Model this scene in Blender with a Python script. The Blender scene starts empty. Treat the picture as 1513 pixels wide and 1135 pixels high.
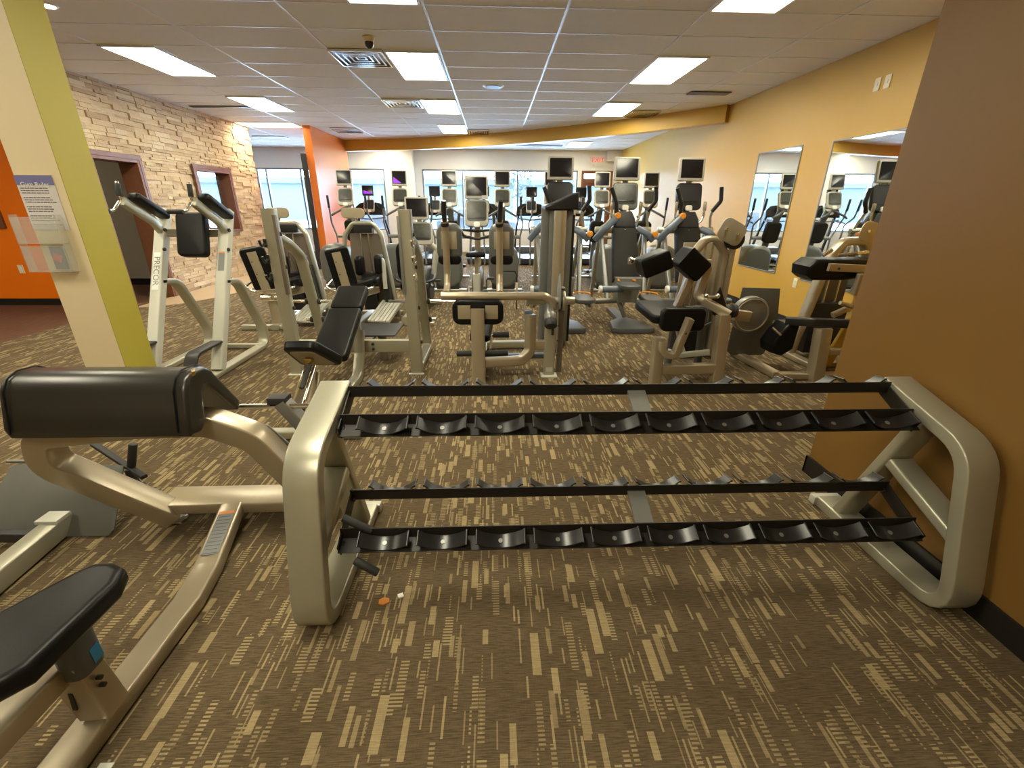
import bpy, bmesh, math, random
from mathutils import Vector as V, Matrix as M
random.seed(7)
PI = math.pi
SC = bpy.context.scene
COL = SC.collection

# ------------------------------------------------------------ node helpers
class NT:
    def __init__(s, name):
        m = bpy.data.materials.new(name); m.use_nodes = True
        s.m = m; s.t = m.node_tree; s.n = s.t.nodes; s.l = s.t.links
        s.b = s.n['Principled BSDF']
    def node(s, typ, **kw):
        n = s.n.new(typ)
        for k, v in kw.items(): setattr(n, k, v)
        return n
    def put(s, sock, v):
        if isinstance(v, (int, float)): sock.default_value = v
        elif isinstance(v, tuple): sock.default_value = v if len(v) == len(sock.default_value) else (*v, 1)
        else: s.l.new(v, sock)
    def ma(s, op, a, b=0.0, c=None):
        n = s.node('ShaderNodeMath', operation=op)
        s.put(n.inputs[0], a); s.put(n.inputs[1], b)
        if c is not None: s.put(n.inputs[2], c)
        return n.outputs[0]
    def mix(s, f, a, b, blend='MIX'):
        n = s.node('ShaderNodeMix', data_type='RGBA', blend_type=blend)
        s.put(n.inputs[0], f); s.put(n.inputs[6], a); s.put(n.inputs[7], b)
        return n.outputs[2]
    def pos(s):
        g = s.node('ShaderNodeNewGeometry'); x = s.node('ShaderNodeSeparateXYZ')
        s.l.new(g.outputs['Position'], x.inputs[0]); return x.outputs, g.outputs['Position']
    def obj(s):
        g = s.node('ShaderNodeTexCoord'); return g.outputs['Object']
    def noise(s, vec, scale, detail=2, rough=.5):
        n = s.node('ShaderNodeTexNoise'); s.l.new(vec, n.inputs['Vector'])
        n.inputs['Scale'].default_value = scale; n.inputs['Detail'].default_value = detail
        n.inputs['Roughness'].default_value = rough
        return n.outputs['Fac']
    def scalev(s, vec, sc):
        n = s.node('ShaderNodeVectorMath', operation='MULTIPLY'); s.l.new(vec, n.inputs[0])
        n.inputs[1].default_value = sc; return n.outputs[0]
    def white(s, x, y, z=0.0):
        c = s.node('ShaderNodeCombineXYZ'); s.put(c.inputs[0], x); s.put(c.inputs[1], y); s.put(c.inputs[2], z)
        n = s.node('ShaderNodeTexWhiteNoise', noise_dimensions='3D'); s.l.new(c.outputs[0], n.inputs[0])
        return n.outputs['Value']
    def ramp(s, f, stops):
        n = s.node('ShaderNodeValToRGB'); s.l.new(f, n.inputs[0]); e = n.color_ramp.elements
        while len(e) < len(stops): e.new(.5)
        for i, (p, c) in enumerate(stops): e[i].position = p; e[i].color = (*c, 1)
        return n.outputs[0]
    def bump(s, h, strength=.3, dist=.01):
        n = s.node('ShaderNodeBump'); n.inputs['Strength'].default_value = strength
        n.inputs['Distance'].default_value = dist; s.l.new(h, n.inputs['Height'])
        s.l.new(n.outputs[0], s.b.inputs['Normal'])
    def set(s, **kw):
        names = dict(color='Base Color', rough='Roughness', metal='Metallic', spec='Specular IOR Level', coat='Coat Weight',
                     coatr='Coat Roughness', emit='Emission Color', estr='Emission Strength', alpha='Alpha', trans='Transmission Weight')
        for k, v in kw.items(): s.put(s.b.inputs[names[k]], v)
        return s

def simple(name, color, rough=.5, metal=0.0, var=.08, scale=6, bump=0, bscale=200, **kw):
    t = NT(name); o = t.obj()
    f = t.noise(o, scale, 3)
    lo = tuple(c * (1 - var) for c in color); hi = tuple(min(1, c * (1 + var)) for c in color)
    t.set(color=t.mix(f, lo, hi), rough=rough, metal=metal, **kw)
    if bump: t.bump(t.noise(o, bscale, 2), bump, .002)
    return t.m

MAT = {}
MAT['silver'] = simple('silver_paint', (.43, .415, .32), .34, .5, .07, 3, coat=.25, coatr=.25)
MAT['champagne'] = simple('champagne_paint', (.40, .335, .235), .3, .45, .07, 3, coat=.4, coatr=.2)
MAT['steel'] = simple('grey_steel', (.25, .25, .235), .38, .5, .08)
MAT['white_paint'] = simple('pale_frame_paint', (.56, .56, .49), .4, .1, .05)
MAT['tan_plate'] = simple('tan_backing_plate', (.36, .30, .20), .5, .1, .06)
MAT['vinyl'] = simple('black_vinyl', (.006, .006, .0065), .38, 0, .3, 8, bump=.12, bscale=260, spec=.22)
MAT['vinyl_worn'] = simple('worn_black_vinyl', (.022, .020, .017), .3, 0, .4, 5, bump=.10, bscale=30, spec=.6)
MAT['rubber'] = simple('black_rubber', (.02, .02, .02), .6)
MAT['gloss_black'] = simple('gloss_black_plastic', (.016, .016, .017), .28, 0, .1, spec=.5)
MAT['rail'] = simple('black_rail_paint', (.013, .011, .009), .5, .1, .2, 10)
MAT['dark'] = simple('dark_grey_plastic', (.03, .03, .033), .42, 0, .1, spec=.35)
MAT['charcoal'] = simple('charcoal_shroud', (.020, .018, .015), .5, spec=.15)
MAT['midgrey'] = simple('mid_grey_plastic', (.085, .09, .095), .42)
MAT['blue_grey'] = simple('blue_grey_plastic', (.12, .155, .21), .38)
MAT['plategrey'] = simple('grey_foot_plate', (.115, .115, .10), .5, .2, .12, 4)
MAT['chrome'] = simple('chrome', (.82, .8, .76), .12, 1.0, .02)
MAT['brown_shroud'] = simple('brown_shroud', (.15, .12, .09), .45, .1)
MAT['drum'] = simple('drum_silver', (.14, .145, .138), .35, .3, .05)
MAT['console'] = simple('console_beige', (.44, .42, .36), .4)
MAT['console_face'] = simple('console_face', (.05, .052, .043), .3, 0, .5, 25)
MAT['screen'] = simple('dark_screen', (.012, .011, .014), .16, 0, .05, spec=.5)
MAT['orange_plastic'] = simple('orange_plastic', (.85, .32, .03), .4)
MAT['stack'] = simple('weight_stack_steel', (.03, .03, .035), .4, .5)
MAT['white'] = simple('white_plastic', (.8, .79, .74), .4)
MAT['sticker_grey'] = simple('sticker_grey', (.20, .205, .20), .5)
MAT['sticker_dark'] = simple('sticker_dark_blue', (.06, .07, .12), .5)
MAT['sticker_orange'] = simple('sticker_orange', (.75, .27, .08), .5)
MAT['sticker_blue'] = simple('sticker_blue', (.03, .27, .6), .5)
MAT['brass'] = simple('brass', (.6, .42, .15), .25, .9)
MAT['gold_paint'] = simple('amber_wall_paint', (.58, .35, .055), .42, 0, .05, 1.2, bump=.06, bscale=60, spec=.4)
MAT['amber'] = simple('amber_wall_paint_in_shade', (.20, .104, .024), .45, 0, .06, 1.2, bump=.06, bscale=60, spec=.35)  # same amber wall paint, darkened in its colour to stand for shade
MAT['beige_wall'] = simple('beige_wall_paint', (.55, .50, .42), .6, 0, .04, 1.5)
MAT['white_wall'] = simple('pale_wall_paint', (.78, .75, .70), .6, 0, .04, 1.5)
MAT['orange_wall'] = simple('orange_wall_paint', (.90, .20, .004), .45, 0, .04, 1.5, spec=.35)
MAT['orange_div'] = simple('burnt_orange_paint', (.70, .17, .02), .32, 0, .04, 1.5, spec=.6)
MAT['cream'] = simple('cream_paint', (.74, .62, .40), .5, 0, .03, 1.5)
MAT['green'] = simple('lime_green_paint', (.40, .34, .045), .5, 0, .03, 1.5)
MAT['baseboard'] = simple('black_baseboard', (.012, .011, .010), .4)
MAT['redwood'] = simple('red_brown_wood', (.17, .065, .03), .45, 0, .3, 12)
MAT['alu'] = simple('window_aluminium', (.22, .27, .36), .4, .5)
MAT['outlet'] = simple('ivory_plate', (.80, .72, .52), .4)
MAT['tile_tan'] = simple('tan_floor_tile', (.50, .36, .22), .4, 0, .08, 3)
MAT['snow'] = simple('pale_pavement', (.62, .64, .68), .9)
MAT['pale_building'] = simple('pale_building', (.034, .046, .054), .8)
MAT['blue_canopy'] = simple('blue_grey_soffit', (.030, .052, .068), .8)
MAT['car'] = simple('pale_car_paint', (.024, .028, .032), .3, .3)
MAT['leaf'] = simple('pale_foliage', (.010, .018, .015), .8)
MAT['purple'] = NT('purple_wedge_emissive').set(color=(.1, .02, .2), emit=(.35, .05, .9), estr=.6).m
MAT['red_sign'] = NT('red_exit_letters').set(color=(.8, .05, .03), emit=(1, .05, .03), estr=.5).m
MAT['ink'] = simple('printed_ink', (.10, .09, .16), .6)
MAT['paper'] = simple('printed_paper', (.66, .62, .60), .6)
MAT['header_blue'] = simple('poster_header_blue', (.17, .17, .36), .5)
MAT['redspot'] = simple('red_card', (.65, .05, .04), .5)
MAT['crumb'] = simple('orange_crumb', (.55, .2, .03), .8)
t = NT('mirror_glass'); t.set(color=(.82, .88, .88), metal=1.0, rough=.015); MAT['mirror'] = t.m
t = NT('lamp_diffuser'); t.set(color=(.9, .88, .8), emit=(1, .93, .70), estr=15.0); MAT['lamp'] = t.m
# thin window glass: mostly transparent with fresnel reflection
t = NT('window_glass'); t.n.remove(t.b)
tr = t.node('ShaderNodeBsdfTransparent'); tr.inputs[0].default_value = (.93, .97, 1, 1)
gl = t.node('ShaderNodeBsdfGlossy'); gl.inputs['Roughness'].default_value = .03
mx = t.node('ShaderNodeMixShader'); mx.inputs[0].default_value = .05; t.l.new(tr.outputs[0], mx.inputs[1]); t.l.new(gl.outputs[0], mx.inputs[2])
t.l.new(mx.outputs[0], t.n['Material Output'].inputs[0]); MAT['glass'] = t.m
t = NT('clear_acrylic'); t.n.remove(t.b)
tr = t.node('ShaderNodeBsdfTransparent'); tr.inputs[0].default_value = (.9, .9, .88, 1)
gl = t.node('ShaderNodeBsdfPrincipled'); gl.inputs['Base Color'].default_value = (.8, .8, .76, 1); gl.inputs['Roughness'].default_value = .15
mx = t.node('ShaderNodeMixShader'); mx.inputs[0].default_value = .22; t.l.new(tr.outputs[0], mx.inputs[1]); t.l.new(gl.outputs[0], mx.inputs[2])
t.l.new(mx.outputs[0], t.n['Material Output'].inputs[0]); MAT['acrylic'] = t.m

# carpet
def carpet():
    t = NT('dash_pattern_carpet'); (x, y, z), P = t.pos()
    def layer(w, L, dens, seed, wmin, wvar, rungs):
        u = t.ma('ADD', t.ma('DIVIDE', x, w), seed * 3.37); col = t.ma('FLOOR', u); fu = t.ma('FRACT', u)
        r1 = t.white(col, seed + .5)
        v = t.ma('ADD', t.ma('DIVIDE', y, L), t.ma('MULTIPLY', r1, 17.0)); row = t.ma('FLOOR', v); fv = t.ma('FRACT', v)
        r2 = t.white(col, row, seed + 1.5); r3 = t.white(col, row, seed + 2.5); r4 = t.white(col, row, seed + 3.5); r5 = t.white(col, row, seed + 4.5)
        on = t.ma('LESS_THAN', r2, dens)
        lm = t.ma('LESS_THAN', fv, t.ma('MULTIPLY_ADD', r3, .55, .35))
        wm = t.ma('LESS_THAN', fu, t.ma('MULTIPLY_ADD', r4, wvar, wmin))
        m = t.ma('MULTIPLY', t.ma('MULTIPLY', on, lm), wm)
        rg = t.ma('LESS_THAN', t.ma('FRACT', t.ma('DIVIDE', y, .0125)), .5)
        k = t.ma('LESS_THAN', r5, rungs)
        m = t.ma('MULTIPLY', m, t.ma('SUBTRACT', 1.0, t.ma('MULTIPLY', k, t.ma('SUBTRACT', 1.0, rg))))
        return t.ma('MULTIPLY', m, t.ma('MULTIPLY_ADD', r4, .45, .55))
    a = layer(.046, .22, .32, 1, .40, .32, .62)
    b = layer(.030, .14, .34, 5, .4, .4, .5)
    c = layer(.017, .16, .32, 9, .26, .2, .15)
    m = t.ma('MAXIMUM', a, t.ma('MAXIMUM', b, c))
    th = t.noise(t.scalev(P, (18, 260, 1)), 1.0, 2, .6)
    th2 = t.noise(t.scalev(P, (220, 60, 1)), 1.0, 1, .5)
    base = t.mix(t.ramp(th, [(.35, (0, 0, 0)), (.7, (1, 1, 1))]), (.086, .061, .034), (.168, .123, .070))
    base = t.mix(t.ma('MULTIPLY', th2, .35), base, (.042, .030, .017))
    beige = t.mix(th, (.31, .235, .12), (.46, .36, .19))
    beige = t.mix(t.ma('MULTIPLY', th2, .3), beige, (.2, .14, .08))
    pat = t.mix(t.ma('MULTIPLY', m, t.ma('MULTIPLY_ADD', th, .7, .5)), base, beige)
    maroon = t.mix(th, (.10, .045, .03), (.15, .07, .045))
    side = t.ma('LESS_THAN', x, -5.6)
    t.set(color=t.mix(t.ma('MULTIPLY', side, .9), pat, maroon), rough=.95, spec=.1)
    t.bump(t.ma('ADD', th, th2), .35, .004)
    return t.m
MAT['carpet'] = carpet()
def tilemat():
    t = NT('ceiling_tile'); (x, y, z), P = t.pos()
    f = t.noise(P, 90, 2, .7); g = t.noise(P, .8, 2)
    cx = t.ma('FLOOR', t.ma('DIVIDE', t.ma('ADD', x, .5825), 1.219)); cy = t.ma('FLOOR', t.ma('DIVIDE', t.ma('SUBTRACT', y, 4.705), .61))
    w = t.white(cx, cy, 2.0)
    c = t.mix(w, (.78, .75, .71), (.82, .79, .75)); c = t.mix(t.ma('MULTIPLY', f, .25), c, (.66, .64, .60))
    t.set(color=c, rough=.9, spec=.2); t.bump(f, .4, .003)
    return t.m
MAT['ctile'] = tilemat()
MAT['tgrid'] = simple('ceiling_grid_paint', (.72, .74, .78), .35, .1, .03)
def stonemat():
    t = NT('stacked_ledge_stone'); (x, y, z), P = t.pos()
    g = t.node('ShaderNodeNewGeometry'); r = g.outputs['Random Per Island']
    c = t.ramp(r, [(0, (.36, .24, .13)), (.3, (.58, .42, .24)), (.55, (.68, .53, .33)), (.8, (.46, .31, .18)), (1, (.74, .62, .44))])
    n = t.noise(P, 14, 4, .65); n2 = t.noise(t.scalev(P, (1, 6, 40)), 1, 3, .6)
    c = t.mix(t.ma('MULTIPLY', n, .5), c, (.30, .19, .12)); c = t.mix(t.ma('MULTIPLY', n2, .3), c, (.8, .72, .6))
    t.set(color=c, rough=.8, spec=.25); t.bump(n, .8, .02)
    return t.m
MAT['stone'] = stonemat()

# ------------------------------------------------------------ mesh builder
def basis(d, up=V((0, 0, 1))):
    d = d.normalized()
    if abs(d.dot(up)) > .999: up = V((0, 1, 0))
    s = d.cross(up).normalized(); n = s.cross(d)
    return s, n
def fillet(pts, r, seg=6):
    pts = [V(p) for p in pts]
    if len(pts) < 3 or (not isinstance(r, (list, tuple)) and r <= 0): return pts
    out = [pts[0]]
    rr = r if isinstance(r, (list, tuple)) else [r] * (len(pts) - 2)
    for i in range(1, len(pts) - 1):
        a, b, c = pts[i - 1], pts[i], pts[i + 1]
        u = (a - b); v = (c - b); ang = u.angle(v)
        if ang > PI - .02: out.append(b); continue
        d = min(rr[i - 1] / math.tan(ang / 2), u.length * .48, v.length * .48)
        p0 = b + u.normalized() * d; p1 = b + v.normalized() * d
        for k in range(seg + 1):
            q = k / seg
            out.append(p0.lerp(b, q).lerp(b.lerp(p1, q), q))
    out.append(pts[-1]); return out
def rrect(w, h, r, seg=3):
    r = min(r, w / 2 - 1e-4, h / 2 - 1e-4); o = []
    for cx, cy, a0 in ((w/2-r, h/2-r, 0), (-w/2+r, h/2-r, 90), (-w/2+r, -h/2+r, 180), (w/2-r, -h/2+r, 270)):
        for k in range(seg + 1):
            a = math.radians(a0 + 90 * k / seg); o.append((cx + r * math.cos(a), cy + r * math.sin(a)))
    return o
class MB:
    def __init__(s): s.bm = bmesh.new(); s.mi = 0
    def _tag(s, f0):
        s.bm.faces.ensure_lookup_table()
        for i in range(f0, len(s.bm.faces)): s.bm.faces[i].material_index = s.mi
    def sweep(s, pts, sec, side=None):
        pts = [V(p) for p in pts]; f0 = len(s.bm.faces); n = len(pts); rings = []
        pu = None
        for i in range(n):
            t0 = (pts[i] - pts[i-1]).normalized() if i else None
            t1 = (pts[i+1] - pts[i]).normalized() if i < n - 1 else None
            t = ((t0 or t1) + (t1 or t0)).normalized()
            if side is not None:
                sd = V(side); sd = (sd - t * sd.dot(t))
                sd = sd.normalized() if sd.length > 1e-4 else basis(t)[0]
            else:
                if pu is None: sd = basis(t)[0]
                else: sd = (pu - t * pu.dot(t)).normalized()
            pu = sd; nn = sd.cross(t).normalized()
            k = 1.0
            if t0 and t1:
                c = max(.5, math.sqrt(max(0, (1 + t0.dot(t1)) / 2))); k = 1 / c
            # widen only in the bend plane (assumed nn)
            rings.append([s.bm.verts.new(pts[i] + sd * a + nn * (b * (k if side is not None else 1))) for a, b in sec])
        m = len(sec)
        for i in range(n - 1):
            for j in range(m):
                s.bm.faces.new((rings[i][j], rings[i][(j+1) % m], rings[i+1][(j+1) % m], rings[i+1][j]))
        s.bm.faces.new(rings[0][::-1]); s.bm.faces.new(rings[-1])
        s._tag(f0); return s
    def tube(s, pts, w, h, side=None, br=.08, r=.012):          # rectangular tube; w along side
        if side is None and len(pts) == 2: side = basis(V(pts[1]) - V(pts[0]))[0]
        return s.sweep(fillet(pts, br), rrect(w, h, r), side)
    def pipe(s, pts, r, br=.06, seg=10):
        return s.sweep(fillet(pts, br), [(r * math.cos(2*PI*k/seg), r * math.sin(2*PI*k/seg)) for k in range(seg)])
    def cyl(s, a, b, r, r2=None, seg=20, bev=0):
        a = V(a); b = V(b); r2 = r if r2 is None else r2; f0 = len(s.bm.faces)
        u, n = basis(b - a); d = (b - a).normalized()
        prof = [(0, r), (1, r2)]
        L = (b - a).length
        if bev: prof = [(0, r - bev), (bev*.3/L, r - bev*.3), (bev/L, r), (1 - bev/L, r2), (1 - bev*.3/L, r2 - bev*.3), (1, r2 - bev)]
        rings = [[s.bm.verts.new(a + d * (q * L) + (u * math.cos(2*PI*k/seg) + n * math.sin(2*PI*k/seg)) * rad) for k in range(seg)] for q, rad in prof]
        for i in range(len(rings) - 1):
            for k in range(seg):
                s.bm.faces.new((rings[i][k], rings[i+1][k], rings[i+1][(k+1) % seg], rings[i][(k+1) % seg]))
        s.bm.faces.new(rings[0]); s.bm.faces.new(rings[-1][::-1])
        s._tag(f0); return s
    def prism(s, poly, o, u, v, th, bev=0, seg=2):             # poly in (u,v) plane at origin o, extruded along u x v by th (centred)
        o = V(o); u = V(u).normalized(); v = V(v).normalized(); n = u.cross(v).normalized()
        tmp = bmesh.new()
        A = [tmp.verts.new(o + u*a + v*b - n*th/2) for a, b in poly]; B = [tmp.verts.new(o + u*a + v*b + n*th/2) for a, b in poly]
        m = len(poly); fa = tmp.faces.new(A[::-1]); fb = tmp.faces.new(B)
        for i in range(m): tmp.faces.new((A[i], A[(i+1) % m], B[(i+1) % m], B[i]))
        bmesh.ops.recalc_face_normals(tmp, faces=tmp.faces)
        if bev:
            es = set(fa.edges) | set(fb.edges)
            bmesh.ops.bevel(tmp, geom=list(es), offset=bev, segments=seg, profile=.6, affect='EDGES', clamp_overlap=True)
        s.merge(tmp); return s
    def merge(s, tmp, mat=None):
        f0 = len(s.bm.faces); mp = {}
        for w in tmp.verts: mp[w] = s.bm.verts.new(mat @ w.co if mat else w.co)
        for f in tmp.faces:
            try: s.bm.faces.new([mp[w] for w in f.verts])
            except ValueError: pass
        tmp.free(); s._tag(f0); return s
    def box(s, c, d, rot=None, bev=0, seg=2):                   # c centre, d full dims, rot Matrix 3x3
        R = rot if rot is not None else M.Identity(3)
        u, v = R @ V((1, 0, 0)), R @ V((0, 1, 0))
        a, b = d[0] / 2, d[1] / 2
        return s.prism([(-a, -b), (a, -b), (a, b), (-a, b)], c, u, v, d[2], bev, seg)
    def bb(s, x0, x1, y0, y1, z0, z1, bev=0):
        return s.box(((x0+x1)/2, (y0+y1)/2, (z0+z1)/2), (x1-x0, y1-y0, z1-z0), None, bev)
    def pad(s, o, u, v, w, h, th, r=.05, bev=.02, taper=None):   # rounded slab, centre o
        p = rrect(w, h, r, 4)
        if taper: p = [(a * (1 + taper * b / h), b) for a, b in p]
        return s.prism(p, o, u, v, th, bev, 3)
    def ball(s, c, r, sz=(1, 1, 1), seg=16):
        tmp = bmesh.new(); bmesh.ops.create_uvsphere(tmp, u_segments=seg, v_segments=seg // 2, radius=r)
        return s.merge(tmp, M.Translation(V(c)) @ M.Diagonal((*sz, 1)))

ORG = {}
def link(name, mb, mats, parent=None, smooth=True):
    if mb.mi or True:
        bmesh.ops.recalc_face_normals(mb.bm, faces=mb.bm.faces)
    if smooth:
        for f in mb.bm.faces: f.smooth = True
        for e in mb.bm.edges:
            if len(e.link_faces) == 2 and e.calc_face_angle(0) > math.radians(38): e.smooth = False
    me = bpy.data.meshes.new(name); mb.bm.to_mesh(me); mb.bm.free()
    if isinstance(mats, str): mats = [mats]
    for m in mats: me.materials.append(MAT[m])
    o = bpy.data.objects.new(name, me); COL.objects.link(o)
    if parent is not None:
        org = ORG.get(parent.name, V((0, 0, 0))); ORG[name if o.name == name else o.name] = org
        me.transform(M.Translation(-org)); o.parent = parent
    return o
def thing(name, label, cat, loc=(0, 0, 0), group=None):
    o = bpy.data.objects.new(name, None); COL.objects.link(o); o.location = loc
    o['label'] = label; o['category'] = cat
    if group: o['group'] = group
    ORG[o.name] = V(loc); o.empty_display_size = .1
    return o
def single(name, mb, mats, label, cat, group=None, loc=None):
    o = link(name, mb, mats); o['label'] = label; o['category'] = cat
    if loc is not None:
        o.data.transform(M.Translation(-V(loc))); o.location = loc
    if group: o['group'] = group
    return o
def struct(name, mb, mats, parent=None):
    o = link(name, mb, mats, parent); 
    if parent is None: o['kind'] = 'structure'
    return o
def copy_tree(o, loc=None, label=None, parent=None):
    c = o.copy(); COL.objects.link(c); c.parent = parent
    if loc is not None: c.location = loc
    if label: c['label'] = label
    for ch in list(o.children): copy_tree(ch, None, None, c)
    return c
def text_mb(body, size, ext=.001):
    cu = bpy.data.curves.new('lettering', 'FONT'); cu.body = body; cu.size = size; cu.extrude = ext; cu.align_x = 'CENTER'; cu.align_y = 'CENTER'
    ob = bpy.data.objects.new('lettering', cu); COL.objects.link(ob)
    dg = bpy.context.evaluated_depsgraph_get(); me = bpy.data.meshes.new_from_object(ob.evaluated_get(dg))
    bm = bmesh.new(); bm.from_mesh(me); bpy.data.objects.remove(ob); bpy.data.curves.remove(cu); bpy.data.meshes.remove(me)
    return bm
def place(o, x, y, z):  # matrix from origin + axes
    x = V(x).normalized(); y = V(y).normalized(); n = x.cross(y)
    return M(((x.x, y.x, n.x, o[0]), (x.y, y.y, n.y, o[1]), (x.z, y.z, n.z, o[2]), (0, 0, 0, 1)))
X, Y, Z = V((1, 0, 0)), V((0, 1, 0)), V((0, 0, 1))
def rx(a): return M.Rotation(math.radians(a), 3, 'X')
def ry(a): return M.Rotation(math.radians(a), 3, 'Y')
def rz(a): return M.Rotation(math.radians(a), 3, 'Z')

# ------------------------------------------------------------ setting
CE = 3.05; FW = 15.5; RW = 3.95
m = MB(); m.bb(-12, 4.1, -3.2, FW + .1, -.1, 0); struct('floor', m, 'carpet')
m = MB(); pts = [(-5.45, 6.9)] + [(-5.45 + .95 * math.sin(a), 8.9 - 2.0 * math.cos(a)) for a in [PI * k / 24 for k in range(25)]]
m.prism([(a, b) for a, b in pts], (0, 0, .003), X, Y, .006); struct('trim_1', m, 'tile_tan')
m = MB(); m.bb(-12, 4.1, -3.2, FW + .1, CE, CE + .1)
m.mi = 1
x0, y0 = -.5825, 4.7053
k = -9
while x0 + 1.219 * k < 4.0:
    xx = x0 + 1.219 * k; m.bb(xx - .012, xx + .012, -3.1, FW, CE - .006, CE + .01); k += 1
j = -13
while y0 + .61 * j < FW:
    yy = y0 + .61 * j; m.bb(-11.9, 3.95, yy - .008, yy + .008, CE - .004, CE + .01); j += 1
struct('ceiling', m, ['ctile', 'tgrid'])
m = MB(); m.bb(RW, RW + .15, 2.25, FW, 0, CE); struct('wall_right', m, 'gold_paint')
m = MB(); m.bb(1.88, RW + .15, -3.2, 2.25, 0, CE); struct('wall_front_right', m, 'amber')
m = MB(); m.bb(1.868, 1.88, -3.1, 2.262, 0, .108); m.bb(1.868, RW, 2.25, 2.262, 0, .108); m.bb(RW - .012, RW, 2.262, FW, 0, .108); struct('baseboard_right', m, 'baseboard')
m = MB(); m.bb(-12.1, 1.88, -3.2, -3.05, 0, CE); struct('wall_back', m, 'cream')
m = MB(); m.bb(-12.1, -12, -3.05, FW, 0, CE); struct('wall_far_left', m, 'beige_wall')
WX_ = -5.45
m = MB(); m.bb(-12, WX_ - .23, 7.12, 7.25, 0, CE); struct('wall_left', m, 'orange_wall')
m = MB(); m.bb(-12, -5.7, 7.105, 7.12, 0, .1); struct('baseboard_left', m, 'baseboard')
# stone wall with a doorway and a window opening
WX = -5.45; WY0, WY1 = 6.5, 11.5
DO = (6.88, 7.78, 0, 2.08); WO = (9.15, 10.30, .92, 2.07)
m = MB()
def wall_x(m, xa, xb, ya, yb, za, zb, holes):
    ys = sorted({ya, yb, *[h[0] for h in holes], *[h[1] for h in holes]})
    for a, b in zip(ys[:-1], ys[1:]):
        zz = za
        for h in sorted([h for h in holes if h[0] <= a and h[1] >= b], key=lambda h: h[2]):
            if h[2] > zz: m.bb(xa, xb, a, b, zz, h[2])
            zz = h[3]
        if zz < zb: m.bb(xa, xb, a, b, zz, zb)
def wall_y(m, ya, yb, xa, xb, za, zb, holes):
    xs = sorted({xa, xb, *[h[0] for h in holes], *[h[1] for h in holes]})
    for a, b in zip(xs[:-1], xs[1:]):
        zz = za
        for h in sorted([h for h in holes if h[0] <= a and h[1] >= b], key=lambda h: h[2]):
            if h[2] > zz: m.bb(a, b, ya, yb, zz, h[2])
            zz = h[3]
        if zz < zb: m.bb(a, b, ya, yb, zz, zb)
wall_x(m, WX - .22, WX - .03, WY0, WY1, 0, CE, [DO, WO])
m.mi = 1
zz = 0.0; rr = random.Random(3)
while zz < CE - .01:
    h = rr.choice([.035, .05, .06, .075, .045]); h = min(h, CE - zz)
    yy = WY0 - rr.random() * .2
    while yy < WY1 + .03:
        L = rr.uniform(.10, .38); a, b = max(yy, WY0 - .03), min(yy + L, WY1 + .03)
        segs = [(a, b)]
        for hh in (DO, WO):
            if zz + h > hh[2] + .001 and zz < hh[3] - .001:
                new = []
                for p, q in segs:
                    if q <= hh[0] or p >= hh[1]: new.append((p, q))
                    else:
                        if p < hh[0]: new.append((p, hh[0]))
                        if q > hh[1]: new.append((hh[1], q))
                segs = new
        for p, q in segs:
            if q - p > .02:
                d = rr.uniform(-.022, .010)
                m.box(((WX - .03 + d) / 2 + (WX - .03 + .0) / 2 , (p + q) / 2, zz + h / 2), (.06 + d, q - p - .003, h - .003))
        yy += L
    zz += h
struct('wall_stone', m, ['beige_wall', 'stone'])
def jamb(name, o):
    m = MB(); y0_, y1_, z0_, z1_ = o; w = .045
    xa, xb = WX - .24, WX + .045
    m.bb(xa, xb, y1_ - w, y1_, z0_, z1_, .004); m.bb(xa, xb, y0_, y0_ + w, z0_, z1_, .004); m.bb(xa, xb, y0_ + w, y1_ - w, z1_ - w, z1_, .004)
    if z0_ > .1: m.bb(xa, xb, y0_ + w, y1_ - w, z0_, z0_ + w, .004)
    m.bb(WX + .02, WX + .05, y0_ - .06, y0_, z0_, z1_ + .06); m.bb(WX + .02, WX + .05, y1_, y1_ + .05, z0_, z1_ + .06); m.bb(WX + .02, WX + .05, y0_, y1_, z1_, z1_ + .06)
    return struct(name, m, 'redwood')
jamb('door_1', DO)
wo = jamb('window_1', WO)
m = MB(); m.bb(WX - .12, WX - .112, WO[0] + .045, WO[1] - .045, WO[2] + .045, WO[3] - .045); o = link('pane', m, 'glass', wo)
# rooms behind the stone wall
m = MB(); m.bb(-12, WX - .23, 9.0, 9.1, 0, CE); m.bb(-12, WX - .24, 8.985, 9.0, 0, .12); m.bb(-12, WX - .23, 7.25, 7.27, 0, CE); struct('wall_office', m, 'beige_wall')
m = MB(); m.bb(-11.9, WX - .24, 8.97, 8.985, 0, .12); struct('baseboard_office', m, 'baseboard')
# pillar: cream front, lime side
m = MB(); m.bb(-3.012, -2.729, 3.2, 3.482, 0, CE); struct('wall_pillar', m, 'cream')
m = MB(); m.bb(-2.729, -2.724, 3.2, 3.482, 0, CE); struct('trim_2', m, 'green')
# orange divider
m = MB(); m.bb(-4.16, -4.0, 11.25, 13.8, 0, CE); struct('wall_divider', m, 'orange_div')
m = MB(); m.bb(-4.27, -4.165, 11.2, 11.26, 0, 2.5); struct('trim_3', m, 'rubber')
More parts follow.
